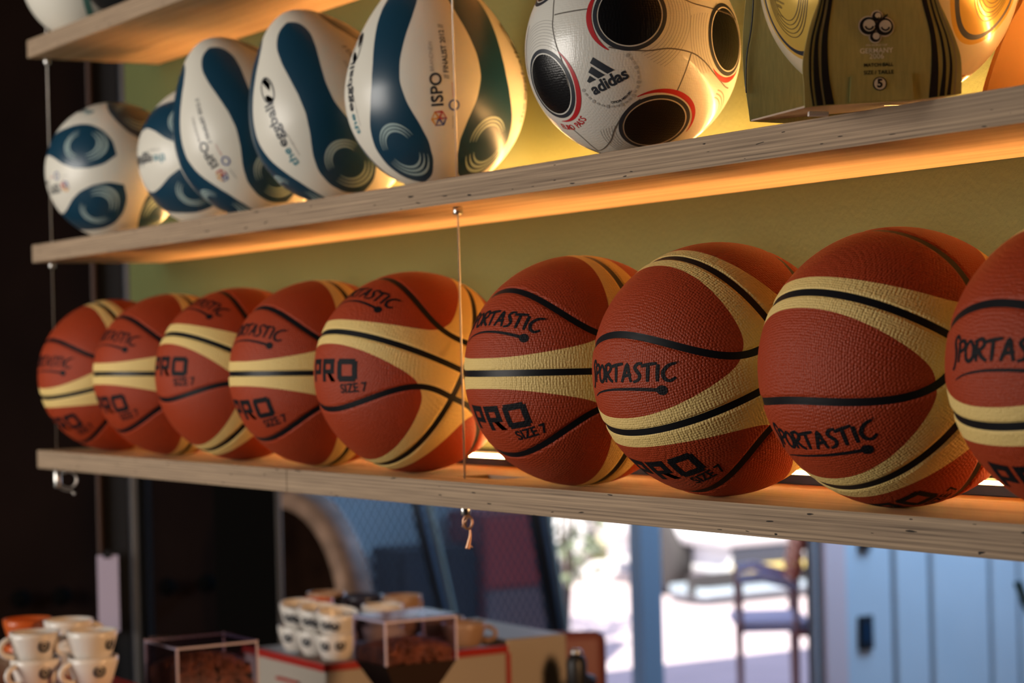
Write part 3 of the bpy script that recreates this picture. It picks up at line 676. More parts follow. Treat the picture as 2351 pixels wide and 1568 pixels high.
def make_carton():
    D0 = 1.796; sc = D0/FPX; o0 = P(2027, 140, D0)
    t = thing('ball_carton', 'open olive-gold ball carton with dark side stripes and printed emblem', 'box', o0)
    B = np.stack([RT, -(-FW), UP], 1)          # local x right, y away, z up
    t.matrix_world = Matrix([[*B[i], o0[i]] for i in range(3)]+[[0, 0, 0, 1]])
    def pp(px, py): return ((px-2027)*sc, -(py-140)*sc)
    Lf = smooth_line([(1893, -55), (1880, 0), (1859, 60), (1845, 125), (1842, 160), (1845, 194), (1847, 247)], 4)
    Rg = smooth_line([(2207, 215), (2207, 143), (2196, 98), (2175, 45), (2154, 0), (2135, -55)], 4)
    mid = [(1880, 244), (1915, 241), (2000, 236), (2097, 230), (2160, 222)]
    front = prism('front_panel', [pp(*q) for q in Lf+mid+Rg], GOLDC, t, 0.0018)
    Y = -0.0012
    def flat(nm, vf, m, y=Y, parent=front): return obj(nm, mesh_np(nm, [(x, y, z) for x, z in vf[0]], [f[::-1] for f in vf[1]], smooth=False), m, parent)
    def stripe(a, b, m):      # between two px polylines from bottom to top
        q = [pp(*p) for p in smooth_line(a, 5)]; w = [pp(*p) for p in smooth_line(b, 5)]; V = []; F = []
        for i, (x, y) in enumerate(zip(q, w)):
            V += [x, y]
            if i: F += [(2*i-2, 2*i-1, 2*i+1), (2*i-2, 2*i+1, 2*i)]
        flat('side_stripe', (V, F), m)
    K = mat('carton_black', (0.012, 0.013, 0.016), 0.4); SV = mat('carton_silver', (0.36, 0.32, 0.22), 0.35, 0.3)
    stripe([(1895, 241), (1886, 170), (1887, 90), (1899, 20), (1908, -50)], [(1915, 240), (1903, 170), (1900, 90), (1908, 20), (1917, -50)], K)
    stripe([(1875, 243), (1868, 180), (1870, 100), (1888, 20), (1899, -50)], [(1890, 242), (1880, 170), (1879, 95), (1893, 20), (1904, -50)], K)
    stripe([(1866, 244), (1858, 180), (1860, 100), (1880, 20), (1893, -40)], [(1870, 244), (1863, 180), (1865, 100), (1884, 20), (1896, -40)], K)
    stripe([(1891, 242), (1882, 170), (1882, 92), (1895, 20), (1905, -50)], [(1893, 242), (1884, 170), (1884, 92), (1897, 20), (1906, -50)], SV)
    stripe([(2132, 225), (2138, 150), (2135, 80), (2118, 10), (2105, -50)], [(2152, 222), (2154, 150), (2147, 80), (2130, 10), (2116, -50)], K)
    stripe([(2156, 221), (2164, 150), (2157, 85), (2138, 20), (2122, -50)], [(2168, 220), (2172, 150), (2163, 85), (2143, 20), (2127, -50)], K)
    stripe([(2173, 219), (2180, 150), (2172, 90), (2152, 30), (2130, -50)], [(2182, 218), (2186, 150), (2176, 90), (2155, 30), (2132, -50)], K)
    stripe([(2188, 218), (2193, 150), (2185, 100), (2165, 45), (2137, -40)], [(2192, 217), (2196, 150), (2188, 100), (2168, 45), (2139, -40)], SV)
    # flap with the size mark
    fl = prism('size_flap', [pp(1950, 235), pp(2097, 228), pp(2092, 168), pp(1953, 177)], GOLDC, t, 0.0012); fl.location.y = -0.0016
    cx, cz = pp(2019, 193)
    flat('size_ring', disc(cx, cz, 16*sc), K, -0.0010, fl); flat('size_disc', disc(cx, cz, 13.5*sc), INKWHITE, -0.0012, fl); flat('size_number', xf(text_vf('5', 0.0092, bold=.0004), 1, 0, cx, cz), K, -0.0014, fl)
    cx, cz = pp(2017, 158); flat('size_lettering', join_vf([xf(text_fit('MATCH BALL', .0235, bold=.02), 1, 2, cx, cz+.0030), xf(text_fit('SIZE / TAILLE', .0240, bold=.02), 1, 2, cx, cz-.0030)]), K)
    cx, cz = pp(2012, 117); flat('event_lettering', join_vf([xf(text_fit('GERMANY', .0265, bold=.01), 1, 2, cx, cz), xf(text_fit('2006', .0115), 1, 2, cx, cz-.0045), xf(text_fit('FIFA WORLD CUP', .017), 1, 2, cx, cz+.0045)]), mat('carton_white', (0.92, 0.90, 0.82), 0.45))
    E1 = [pp(1993, 60), pp(2030, 62), pp(2013, 38), pp(2009, 85)]; rad = [20, 20, 11, 12]
    flat('emblem_backing', join_vf([disc(x, z, (q+3)*sc, 28) for (x, z), q in zip(E1, rad)]), INKWHITE, Y)
    flat('emblem_dark', join_vf([disc(x, z, q*sc, 28) for (x, z), q in zip(E1, rad)]), K, Y-.0002)
    flat('emblem_light', join_vf([disc(x+2*sc, z+1.5*sc, (q-6)*sc, 28) for (x, z), q in zip(E1, (20, 20, 13, 14))]), INKWHITE, Y-.0004)
    flat('emblem_arc', join_vf([arc(x+2*sc, z+1*sc, 9*sc, 190, 350, 4*sc, 14) for (x, z) in E1[:2]]+[arc(E1[2][0], E1[2][1], 5*sc, 200, 340, 2.5*sc, 10), ribbon([pp(2008, 62), pp(2016, 52), pp(2037, 34)], 4*sc)]), K, Y-.0006)
    # far panel, bottom sheet, torn tag
    D1 = 2.036; s1 = D1/FPX; dy = D1-D0
    def p1(px, py): q = B.T@(P(px, py, D1)-o0); return (q[0], q[2])
    L1 = smooth_line([(1716, -45), (1712, 0), (1706, 70), (1705, 130), (1709, 190), (1713, 215), (1718, 250), (1722, 279)], 4)
    far = prism('rear_panel', [p1(*q) for q in L1+[(1800, 283), (1900, 270), (2030, 250)]+[(2040, 120), (2015, -45)]], GOLDC, t, 0.0018); far.location.y = dy
    fold = tube('rear_fold', [(p1(*q)[0], dy-.002, p1(*q)[1]) for q in smooth_line([(1729, -40), (1729, 10), (1724, 70), (1714, 130), (1712, 200), (1713, 214)], 3)], 0.0007, K, t, 6)
    nl = np.array([*pp(1849, 247)]); nr = np.array([*pp(2205, 216)]); fl1 = np.array(p1(1724, 279)); fr1 = np.array(p1(2030, 251))
    V = [(nl[0], 0, nl[1]), (nr[0], 0, nr[1]), (fr1[0], dy, fr1[1]), (fl1[0], dy, fl1[1])]; V += [(a, b, c+0.0016) for a, b, c in V]
    obj('bottom_panel', mesh_np('bottom_panel', V, [(3, 2, 1, 0), (4, 5, 6, 7), (0, 1, 5, 4), (1, 2, 6, 5), (2, 3, 7, 6), (3, 0, 4, 7)], smooth=False), CARDIN, t)
    q = B.T@(P(1880, 263, 1.87)-o0); tg = box('torn_tag', (q[0]-.009, q[1]-.004, q[2]-.0015), (q[0]+.008, q[1]+.004, q[2]+.0025), INKWHITE, t, 0.0008)
make_carton()
def make_carton2():
    D0 = 1.935; sc = D0/FPX; o0 = P(2341, 205, D0); o0[2] = ZM+0.0005
    t = thing('ball_carton', 'gold carton lit orange from behind, cut off by the right edge beside the gold ball', 'box', o0)
    n = np.array([HR[0], HR[1], 0]); t.rotation_euler = (0, 0, math.atan2(n[1], n[0]))
    pts = smooth_line([(-0.030, 0.0), (-0.028, 0.02), (-0.020, 0.045), (-0.008, 0.075), (0.006, 0.10), (0.012, 0.13)], 4)+[(0.1, 0.13), (0.115, 0.07), (0.11, 0.0)]
    m = mat('orange_glow_card', (0.62, 0.30, 0.09), 0.5, 0.1)  # gold card with the orange backlight put into its colour
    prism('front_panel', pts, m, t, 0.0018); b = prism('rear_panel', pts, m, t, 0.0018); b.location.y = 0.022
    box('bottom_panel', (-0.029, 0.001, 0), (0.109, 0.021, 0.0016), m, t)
make_carton2()
# ------------------------------------------------------------------ balls on the topmost shelf
def top_ball(px, y, R, lab, shell_m, line_m):
    c = hit(px, -100, 1, y); c[2] = ZT+R+0.0002; r, u, k = ball_frame(c)
    t = thing('football', lab, 'ball', c); V, F = cube_sphere(28); a = (r*0.9+k*0.45); a /= np.linalg.norm(a)
    V, band, rest = clip(V, F, lambda v: np.abs(v@a-0.42)-0.05); rf = lambda v: np.full(len(v), R); nf = lambda v: v
    for nm, f, m in (('shell', rest, shell_m), ('stripe', band, line_m)):
        for cc in components(f, len(V)): obj(nm, surf_mesh(nm, V, cc, rf, nf), m, t)
top_ball(196, 0.096, 0.105, 'white ball with teal stripe on the topmost shelf, mostly out of frame', EGGWHITE, mat('teal_paint', (0.08, 0.20, 0.17), 0.4))
top_ball(322, 0.100, 0.105, 'black ball on the topmost shelf beside the white one', mat('black_ball', (0.008, 0.008, 0.009), 0.5), INKWHITE)

# ------------------------------------------------------------------ bar: counter, coffee machines, cups, grinders
def clear_plastic():
    m = bpy.data.materials.new('clear_plastic'); m.use_nodes = True; N = m.node_tree.nodes; L = m.node_tree.links; N.clear()
    o = N.new('ShaderNodeOutputMaterial'); tr = N.new('ShaderNodeBsdfTransparent'); tr.inputs[0].default_value = (0.86, 0.82, 0.88, 1)
    gl = N.new('ShaderNodeBsdfGlossy'); gl.inputs[0].default_value = (0.9, 0.88, 1, 1); gl.inputs[1].default_value = 0.08
    lw = N.new('ShaderNodeLayerWeight'); lw.inputs[0].default_value = 0.35; pw = N.new('ShaderNodeMath'); pw.operation = 'MULTIPLY_ADD'; pw.inputs[1].default_value = 0.30; pw.inputs[2].default_value = 0.03; L.new(lw.outputs['Facing'], pw.inputs[0]); mx = N.new('ShaderNodeMixShader')
    L.new(pw.outputs[0], mx.inputs[0]); L.new(tr.outputs[0], mx.inputs[1]); L.new(gl.outputs[0], mx.inputs[2]); L.new(mx.outputs[0], o.inputs[0]); return m
CLEAR = clear_plastic()
EDGEP = mat('plastic_edge', (0.55, 0.48, 0.62), 0.15, spec=0.8)
CERAM = mat('cream_ceramic', (0.72, 0.66, 0.60), 0.25, spec=0.6); CORANGE = mat('orange_ceramic', (0.52, 0.10, 0.02), 0.3); CDARK = mat('dark_ceramic', (0.03, 0.03, 0.05), 0.25); CTAN = mat('tan_ceramic', (0.36, 0.22, 0.14), 0.3)
MACH = tint(mat('machine_enamel', (0.37, 0.32, 0.27), 0.35), 2, 0.08); MACHR = mat('machine_red', (0.33, 0.02, 0.015), 0.35); BLACKP = mat('black_plastic', (0.012, 0.012, 0.014), 0.45)
BEAN = tint(mat('roasted_beans', (0.24, 0.085, 0.035), 0.35, spec=0.6), 45, 0.6)
def cup_parts(rt, rb, h, hand):
    prof = [(0, 0), (rb*.9, 0), (rb, .002), (rb*1.02+(rt-rb)*.35, h*.3), (rt*.985, h*.8), (rt, h), (rt-.0028, h), (rt*.985-.003, h*.8), (rb*1.0, h*.2), (rb*.8, .006), (0, .005)]
    V, F = lathe_vf(prof, 28); body = mesh_np('body', V, F)
    pts = [(rt*.9+hand*1.05*math.sin(a), 0, h*.52+h*.30*math.cos(a)) for a in np.linspace(-0.15, math.pi+.15, 12)]; V, F = tube_vf(pts, 0.0042, 8); return body, mesh_np('handle', V, F)
CUPS = {'espresso': cup_parts(.0375, .025, .046, .018), 'wide': cup_parts(.041, .029, .044, .02)}
DOTV = [arc(0, 0, .0075, 0, 360, .0045, 18), disc(0, 0, .0035, 12)]
def cup(loc, lab, m, kind='espresso', hand=0, dots=(), tilt=(0, 0), grp=None):
    t = thing('coffee_cup', lab, 'cup', loc, (tilt[0], tilt[1], math.radians(hand)), grp)
    body, hd = CUPS[kind]; o = obj('body', body.copy(), m, t); obj('handle', hd.copy(), m, t)
    rt, rb, h = (.0375, .025, .046) if kind == 'espresso' else (.041, .029, .044)
    for a in dots:
        vf = join_vf(DOTV); V = []
        for x, z in vf[0]:
            zz = h*.6+z; rr = (rb+(rt-rb)*min(1, .35+zz/h*.62))*1.005+.0006; th = math.radians(a-hand)+x/rr; V.append((rr*math.cos(th), rr*math.sin(th), zz))
        obj('printed_dot', mesh_np('printed_dot', V, vf[1]), INKFLAT, t)
CA = math.degrees(math.atan2(-HF[1], -HF[0]))     # azimuth from the bar towards the camera
struct_counter = thing('bar_counter', 'dark bar counter under the coffee machines', 'counter', (0, 0, 0))
box('worktop', (-0.55, -0.45, 0.90), (1.7, 1.25, 0.94), mat('dark_worktop', (0.05, 0.03, 0.025), 0.4), struct_counter, 0.004); box('cabinet', (-0.50, -0.40, 0.0), (1.65, 1.20, 0.90), mat('counter_front', (0.04, 0.03, 0.03), 0.6), struct_counter)
def mx_z(px, py, d): return P(px, py, d)
# right-hand machine with the red cup rail
K0 = P(745, 1527, 3.9); ZC = K0[2]; yR = hit(1165, 1490, 0, K0[0])[1]; xB = hit(560, 1481, 1, K0[1])[0]
mt = thing('coffee_machine', 'cream coffee machine with red edging and cups piled on its top', 'coffee machine', (0, 0, 0))
box('body', (xB, K0[1], 1.0), (K0[0], yR, ZC-0.004), MACH, mt, 0.006)
box('side_block', (xB, yR+0.004, 1.0), (K0[0]-0.01, yR+0.135, ZC+0.01), MACH, mt, 0.006)
for lo, hi in (((xB, K0[1]-.004, ZC-.012), (K0[0]+.004, K0[1]+.004, ZC+.002)), ((K0[0]-.004, K0[1]+.004, ZC-.012), (K0[0]+.004, yR, ZC+.002)), ((K0[0]-.004, yR-.004, 1.0), (K0[0]+.005, yR+.004, ZC-.012))):
    box('red_edging', lo, hi, MACHR, mt, 0.002)
box('drip_tray', (xB, K0[1]+.0, .94), (K0[0]+.02, yR+.135, 1.0), BLACKP, mt, 0.003)
for i in range(2): box('vent_slot', (K0[0]-.19, K0[1]-.0062, ZC-.045-.022*i), (K0[0]-.10, K0[1]-.0012, ZC-.040-.022*i), MACHR, mt)
kn = P(1324, 1545, 4.06)
lathe('steam_knob', [(0, 0), (.016, .002), (.019, .012), (.019, .05), (.014, .062), (0, .064)], BLACKP, mt, 20, (kn[0], kn[1], kn[2]-.03))
lathe('chrome_cap', [(0, 0), (.010, 0), (.012, .004), (.008, .009), (0, .01)], STEEL, mt, 16, (kn[0], kn[1], kn[2]+.034))
tube('steam_arm', [(kn[0], kn[1], kn[2]-.01), (kn[0]-.01, yR+.13, kn[2]-.02)], 0.012, BLACKP, mt, 12)
# left-hand machine below the left cups
K1 = P(300, 1562, 3.36); Z1 = K1[2]
m2 = thing('coffee_machine', 'coffee machine at the lower left, only its red rim showing', 'coffee machine', (0, 0, 0))
c1 = P(140, 1590, 3.3); ry = P(285, 1565, 3.35)
box('body', (c1[0]-.30, c1[1]-.13, .94), (c1[0]+.10, ry[1]+.0, Z1-.006), MACH, m2, 0.006); box('red_edging', (c1[0]-.305, c1[1]-.135, Z1-.006), (c1[0]+.105, ry[1]+.005, Z1+.002), MACHR, m2, 0.002)
ZT1 = Z1+0.002
GL, GC = 'cups piled on the left coffee machine', 'cups piled on the right coffee machine'
def on_z(px, py, z): q = hit(px, py, 2, z); return (q[0], q[1], z)
sth = .0385
a = on_z(84, 1582, ZT1); cup(a, 'lower cream cup of the leftmost stack on the left machine', CERAM, 'espresso', CA-40, (CA+35,), grp=GL)
cup((a[0]-.002, a[1], a[2]+sth), 'upper cream cup of the leftmost stack, pale side to the left', CERAM, 'espresso', CA-60, (CA+35,), grp=GL)
a = on_z(214, 1578, ZT1); cup(a, 'lower cream cup with dark dot next to the red rim', CERAM, 'espresso', CA-50, (CA+28,), grp=GL)
cup((a[0], a[1], a[2]+sth), 'upper cream cup right of the leftmost stack, handle to the left', CERAM, 'espresso', CA-75, (CA+60,), grp=GL)
a = on_z(160, 1548, ZT1); cup(a, 'lower cream cup hidden behind the two front stacks at left', CERAM, 'espresso', CA+100, grp=GL); cup((a[0], a[1], a[2]+sth), 'cream cup with wide pale rim behind the two front stacks at left', CERAM, 'espresso', CA+100, grp=GL)
a = on_z(66, 1545, ZT1); cup(a, 'lower orange cup behind the leftmost cream stack', CORANGE, 'espresso', CA+120, grp=GL); cup((a[0], a[1], a[2]+sth), 'bright orange cup behind the leftmost cream stack', CORANGE, 'espresso', CA+120, grp=GL)
a = on_z(-8, 1575, ZT1); cup(a, 'brown cup cut off by the left edge of the picture', CTAN, 'wide', CA+100, grp=GL)
ZC2 = ZC+0.002; spots = ['front', 'middle', 'rear']
for i_, w in enumerate(spots):
    a = on_z(772, 1513, ZC2); a = (a[0]-0.0765*i_, a[1], a[2]); rear_cup = a; cup(a, f'lower cream dotted cup, {w} of the three along the machine edge', CERAM, 'espresso', CA+150, (CA-30, CA+18), grp=GC)
    cup((a[0]-.004, a[1]+.004, a[2]+.040), f'tilted upper cream dotted cup, {w} of the three along the machine edge', CERAM, 'espresso', CA+150, (CA-34, CA-4), (math.radians(8), math.radians(-6)), GC)
for (px, py), lab, m, k in (((640, 1468), 'orange cup at the back left of the pile on the right machine', CORANGE, 2), ((752, 1460), 'brown cup at the back of the pile, right of the orange one', CTAN, 2), ((835, 1468), 'dark navy cup at the back of the pile on the right machine', CDARK, 2), ((925, 1470), 'tan cup at the back right of the pile on the right machine', CTAN, 2), ((880, 1495), 'cream cup behind the right bean hopper', CERAM, 2), ((1016, 1472), 'short tan cup half behind the right bean hopper', CTAN, 1), ((1066, 1484), 'tan cup with a pale ring handle at the right end of the pile', CTAN, 1)):
    a = on_z(px, py, ZC2)
    if m is CORANGE: a = (rear_cup[0]-0.055, rear_cup[1]+0.058, ZC2)
    for i in range(k):
        cup((a[0], a[1], a[2]+sth*i), ('lower ' if k == 2 and i == 0 else 'upper ' if k == 2 else '')+lab, m, 'espresso' if k == 2 else 'wide', math.degrees(math.atan2(HR[1], HR[0])) if k == 1 else CA+140, grp=GC)
def bean_heap(parent, x0, x1, y0, y1, z0, z1, n=900):
    bm = bmesh.new()
    nx = 9; hgt = lambda u, v: z1-(z1-z0)*0.38*((2*u-1)**2+(2*v-1)**2)*0.6
    g = [[bm.verts.new((x0+(x1-x0)*i/nx, y0+(y1-y0)*j/nx, hgt(i/nx, j/nx)-.004)) for j in range(nx+1)] for i in range(nx+1)]
    lo = [[bm.verts.new((x0+(x1-x0)*i/nx, y0+(y1-y0)*j/nx, z0)) for j in (0, nx)] for i in (0, nx)]
    for i in range(nx):
        for j in range(nx): bm.faces.new((g[i][j], g[i+1][j], g[i+1][j+1], g[i][j+1]))
    def side(a, bvs): bm.faces.new(a+bvs)
    side([g[i][0] for i in range(nx, -1, -1)], [lo[0][0], lo[1][0]]); side([g[i][nx] for i in range(nx+1)], [lo[1][1], lo[0][1]])
    side([g[0][j] for j in range(nx+1)], [lo[0][1], lo[0][0]]); side([g[nx][j] for j in range(nx, -1, -1)], [lo[1][0], lo[1][1]])
    for i in range(n):
        u, v = random.random(), random.random()
        if i % 4 == 1: u = 0.99
        if i % 4 == 2: v = 0.01
        z = hgt(u, v) if i % 4 in (0, 3) else z0+(hgt(u, v)-z0)*random.random()
        mtx = Matrix.Translation((x0+(x1-x0)*u, y0+(y1-y0)*v, z))@Matrix.Rotation(random.random()*6.3, 4, (random.random()-.5, random.random()-.5, random.random()))@Matrix.Diagonal((.0064, .0044, .0034, 1))
        bmesh.ops.create_icosphere(bm, subdivisions=1, radius=1.0, matrix=mtx)
    o = obj('coffee_beans', bm_mesh('coffee_beans', bm, True), BEAN, parent); o['kind'] = 'stuff'; o.data.materials.append(mat('bean_gap', (0.015, 0.006, 0.004), 0.8))
    for p in o.data.polygons[:nx*nx+4]: p.material_index = 1
    return o
def grinder(near, right, left, depth, ybot, lab, beans_top):
    N = P(*near, depth); y1 = hit(*right, 0, N[0])[1]; x0 = hit(*left, 1, N[1])[0]; x1, y0, zt = N[0], N[1], N[2]; zb = P(near[0], ybot, depth)[2]
    t = thing('coffee_grinder', lab, 'coffee grinder', ((x0+x1)/2, (y0+y1)/2, 0.94)); ox, oy, oz = t.location
    def Lc(x, y, z): return (x-ox, y-oy, z-oz)
    hp = []; w = .002
    bm = bmesh.new()
    for lo, hi in (((x0, y0, zb), (x1, y0+w, zt)), ((x0, y1-w, zb), (x1, y1, zt)), ((x0, y0, zb), (x0+w, y1, zt)), ((x1-w, y0, zb), (x1, y1, zt))): add_box(bm, Lc(*lo), Lc(*hi))
    hop = obj('hopper', bm_mesh('hopper', bm), CLEAR, t)
    box('hopper_lid', Lc(x0-.002, y0-.002, zt), Lc(x1+.002, y1+.002, zt+.004), CLEAR, t)
    for x, y in ((x0, y0), (x1, y0), (x0, y1), (x1, y1)): box('hopper_edge', Lc(x-.0015, y-.0015, zb), Lc(x+.0015, y+.0015, zt+.001), EDGEP, hop)
    for lo, hi in (((x0, y0-.002, zt-.003), (x1, y0+.0015, zt)), ((x1-.0015, y0, zt-.003), (x1+.002, y1, zt)), ((x0, y1-.0015, zt-.003), (x1, y1+.002, zt)), ((x0-.002, y0, zt-.003), (x0+.0015, y1, zt))): box('hopper_rim', Lc(*lo), Lc(*hi), EDGEP, hop)
    b = bean_heap(t, x0+.006-ox, x1-.006-ox, y0+.006-oy, y1-.006-oy, zb-oz+.001, P(near[0], beans_top, depth)[2]-oz)
    # funnel under the box, neck and body
    cx, cy = (x0+x1)/2, (y0+y1)/2; f = .03; zf = max(zb-.06, 1.06)
    V = [Lc(x0, y0, zb), Lc(x1, y0, zb), Lc(x1, y1, zb), Lc(x0, y1, zb), Lc(cx-f, cy-f, zf), Lc(cx+f, cy-f, zf), Lc(cx+f, cy+f, zf), Lc(cx-f, cy+f, zf)]
    obj('hopper_funnel', mesh_np('hopper_funnel', V, [(0, 1, 5, 4), (1, 2, 6, 5), (2, 3, 7, 6), (3, 0, 4, 7)], smooth=False), mat('smoked_plastic', (0.03, 0.018, 0.015), 0.2), t)
    lathe('grinder_neck', [(f*.9, zf-oz-.03), (f*1.0, zf-oz-.03), (f*1.0, zf-oz+.002), (f*.9, zf-oz+.002)], BLACKP, t, 20); box('grinder_body', (-.045, -.06, 0), (.045, .06, zf-oz-.03), BLACKP, t, .01)
grinder((406, 1488), (589, 1463), (334, 1468), 3.45, 1600, 'coffee grinder at left, clear square hopper with a lid over roasted beans', 1520)
grinder((884, 1428), (1046, 1420), (812, 1420), 3.55, 1531, 'coffee grinder in front of the cream machine, clear hopper with dark funnel', 1484)

# ------------------------------------------------------------------ far side of the room
STEELD = mat('dark_steel', (0.010, 0.010, 0.012), 0.6, spec=0.2); ALU = mat('brushed_alu', (0.085, 0.075, 0.070), 0.5, 0.4)
def vpost(name, pxa, pxb, depth, m, parent, thick=0.06, z0=0.0, z1=3.2, pyref=800, dz=0):
    """upright bar standing at the given distance, seen between two columns of the picture"""
    a = P(pxa, pyref, depth); b = P(pxb, pyref, depth); w = float(np.linalg.norm(b-a)); ang = math.atan2(HR[1], HR[0])
    bm = bmesh.new(); add_box(bm, (-w/2, 0, z0), (w/2, thick, z1), min(.003, w*.2)); o = obj(name, bm_mesh(name, bm), m, parent); c = (a+b)/2
    if parent is None: o.location = (c[0], c[1], 0); o.rotation_euler = (0, 0, ang)
    else: o.location = (c[0], c[1], 0); o.rotation_euler = (0, 0, ang)
    return o
pt = thing('steel_post', 'dark steel post beyond the left end of the shelves', 'post', (0, 0, 0))
vpost('web', 222, 284, 4.6, STEELD, pt); vpost('flange', 213, 222, 4.58, mat('brown_steel', (0.05, 0.022, 0.014), 0.5), pt, .1); vpost('edge_strip', 291, 309, 4.59, ALU, pt, .02); vpost('flange', 311, 322, 4.58, mat('matt_black', (0.004, 0.004, 0.004), 0.9, spec=0.05), pt, .1)
nb = thing('paper_pad', 'white paper pad hanging on the dark post at left', 'paper', (0, 0, 0))
q = P(250, 1362, 4.57); ang = math.atan2(HR[1], HR[0]); hh = 0.088*4.57/4.57
for i in range(2):
    b = box('sheet', (-.0215, -.003-.003*i, -.078), (.0215, -.0005-.003*i, .078), mat('paper_white', (0.40, 0.36, 0.50), 0.7), nb); b.location = q; b.rotation_euler = (0, 0, ang)
b = box('hanging_clip', (-.008, -.008, .072), (.008, .0, .088), STEELD, nb); b.location = q; b.rotation_euler = (0, 0, ang)
gp = thing('steel_post', 'black door post with a pale edge left of the round drum', 'post', (0, 0, 0)); vpost('web', 481, 622, 5.9, mat('matt_black', (0.004, 0.004, 0.004), 0.9, spec=0.05), gp); vpost('edge_strip', 624, 634, 5.89, ALU, gp, .03)
for (px, py), lab in (((38, 1372), 'dark round knob at the far left of the dark wall'), ((132, 1366), 'dark round knob second from left on the dark wall'), ((372, 1345), 'dark round knob right of the steel post on the dark wall'), ((462, 1336), 'dark round knob nearest the black door post on the dark wall')):
    q = hit(px, py, 0, XE); t = thing('wall_knob', lab, 'knob', q, (0, math.radians(90), 0), 'dark knobs on the far wall')
    lathe('stem', [(.012, 0), (.012, .03)], STEELD, t, 14); lathe('knob_head', [(0, .06), (.022, .056), (.03, .046), (.026, .034), (.012, .029)], mat('matt_black', (0.004, 0.004, 0.004), 0.9, spec=0.05), t, 18)
# round drum with a tan rim standing before the opening
q = P(661, 1395, 6.75); t = thing('round_drum', 'large round dark drum with a tan rim behind the cups', 'drum', (q[0], q[1], 0))
rz = math.atan2(HF[1], HF[0])-math.radians(52); rd = 0.358
TANR = tint(mat('tan_hide', (0.36, 0.23, 0.165), 0.6), 14, 0.4); DKB = tint(mat('dark_hide', (0.016, 0.007, 0.004), 0.9, spec=0.05), 6, 0.5)
for nm, prof, m in (('rim', [(rd-.055, -.02), (rd-.040, -.028), (rd-.008, -.02), (rd, 0), (rd, .07), (rd-.03, .07)], TANR), ('drum_head', [(0, -.012), (rd*.5, -.014), (rd-.051, -.017)], DKB)):
    V, F = lathe_vf(prof, 40); V = [(z*math.cos(rz)-x*math.sin(rz), z*math.sin(rz)+x*math.cos(rz), y+q[2]) for x, y, z in V]; obj(nm, mesh_np(nm, V, F), m, t)
for s in (-1, 1): tube('leg', [(-s*.16*math.sin(rz), s*.16*math.cos(rz), 0), (-s*.12*math.sin(rz)+.03*math.cos(rz), s*.12*math.cos(rz)+.03*math.sin(rz), q[2]-rd*.93)], .015, STEELD, t)
# wire screen in the gate opening
MESHW = mat('wire_screen', (0.03, 0.045, 0.07), 0.6)
t = thing('wire_screen', 'diagonal wire mesh screen in the gate opening behind the cups', 'screen', (XE-.04, 0, 0))
parts = []; y0, y1, zz0, zz1 = 1.93, 2.98, 0.05, 2.2
sp_ = .026
for sgn in (1, -1):
    k = -2.4
    while k < 3.6:
        pts = []
        ya, yb = y0, y1; za = zz0+k+ (0 if sgn > 0 else (1.9)); 
        p0 = np.array([0, y0, zz0+k]) if sgn > 0 else np.array([0, y0, zz0+k+1.7]); p1_ = p0+np.array([0, (y1-y0), sgn*(y1-y0)*1.75])
        d = p1_-p0; t0, t1 = 0.0, 1.0
        for lim, s in ((zz0, 1), (zz1, -1)):
            f0 = s*(p0[2]-lim); f1 = s*(p1_[2]-lim)
            if f0 < 0 and f1 < 0: t1 = -1
            elif f0 < 0: t0 = max(t0, f0/(f0-f1))
            elif f1 < 0: t1 = min(t1, f0/(f0-f1))
        if t1 > t0+.01: parts.append(tube_vf([p0+d*t0, p0+d*t1], .0034, 4, cap=False))
        k += sp_*2.0
V, F = join_vf(parts); o = obj('wire_mesh', mesh_np('wire_mesh', V, F), MESHW, t); o['kind'] = 'stuff'
def lean(nm, pa, pb, d, w, m, parent):
    a = P(*pa, d); b = P(*pb, d); ext = (b-a)/(a[2]-b[2]); lo = b+ext*(b[2]-.0)*1.0; hi = a-ext*(2.2-a[2]); return tube(nm, [lo-np.array(parent.location), hi-np.array(parent.location)], w, m, parent, 4)
lean('frame_bar', (958, 1160), (1012, 1390), 7.5, .022, mat('blue_grey_steel', (0.05, 0.075, 0.11), 0.5), t); lean('frame_bar', (985, 1160), (1035, 1390), 7.52, .012, mat('pale_green_steel', (0.30, 0.36, 0.32), 0.5), t)
lean('frame_bar', (1232, 1180), (1278, 1450), 7.7, .03, mat('blue_black_steel', (0.018, 0.024, 0.034), 0.5), t); lean('frame_bar', (1258, 1180), (1300, 1450), 7.72, .012, mat('pale_green_steel', (0.30, 0.36, 0.32), 0.5), t)
# gate post, jamb, boarded wall to the right of the opening
struct(box('trim_1', (XE-.08, 3.358, 0), (XE, 3.446, 2.6), mat('gate_post_paint', (0.30, 0.38, 0.46), 0.5)))
struct(box('trim_2', (XE-.03, 4.19, 0), (XE+.015, 4.297, 3.2), mat('jamb_paint', (0.80, 0.55, 0.52), 0.55), None, .004)); struct(box('trim_3', (XE-.03, 4.152, 0), (XE-.005, 4.19, 2.6), mat('jamb_edge', (0.28, 0.25, 0.25), 0.5)))
BOARD = tint(mat('white_boards', (0.62, 0.64, 0.66), 0.38), 2, 0.06)
wr = struct(box('wall_gate', (XE-.1, 4.297, 0), (XE-.016, 7.4, 3.2), mat('board_gap', (0.20, 0.21, 0.23), 0.6)))
ys = [4.303, 4.545, 4.735, 5.050, 5.205, 5.46, 5.70, 6.0, 6.3, 6.6, 6.9, 7.2, 7.39]
for i in range(len(ys)-1): box('wall_board', (XE-.016, ys[i]+(.0 if i == 0 else .013), 0), (XE, ys[i+1]-.013, 3.2), BOARD, wr, .004)
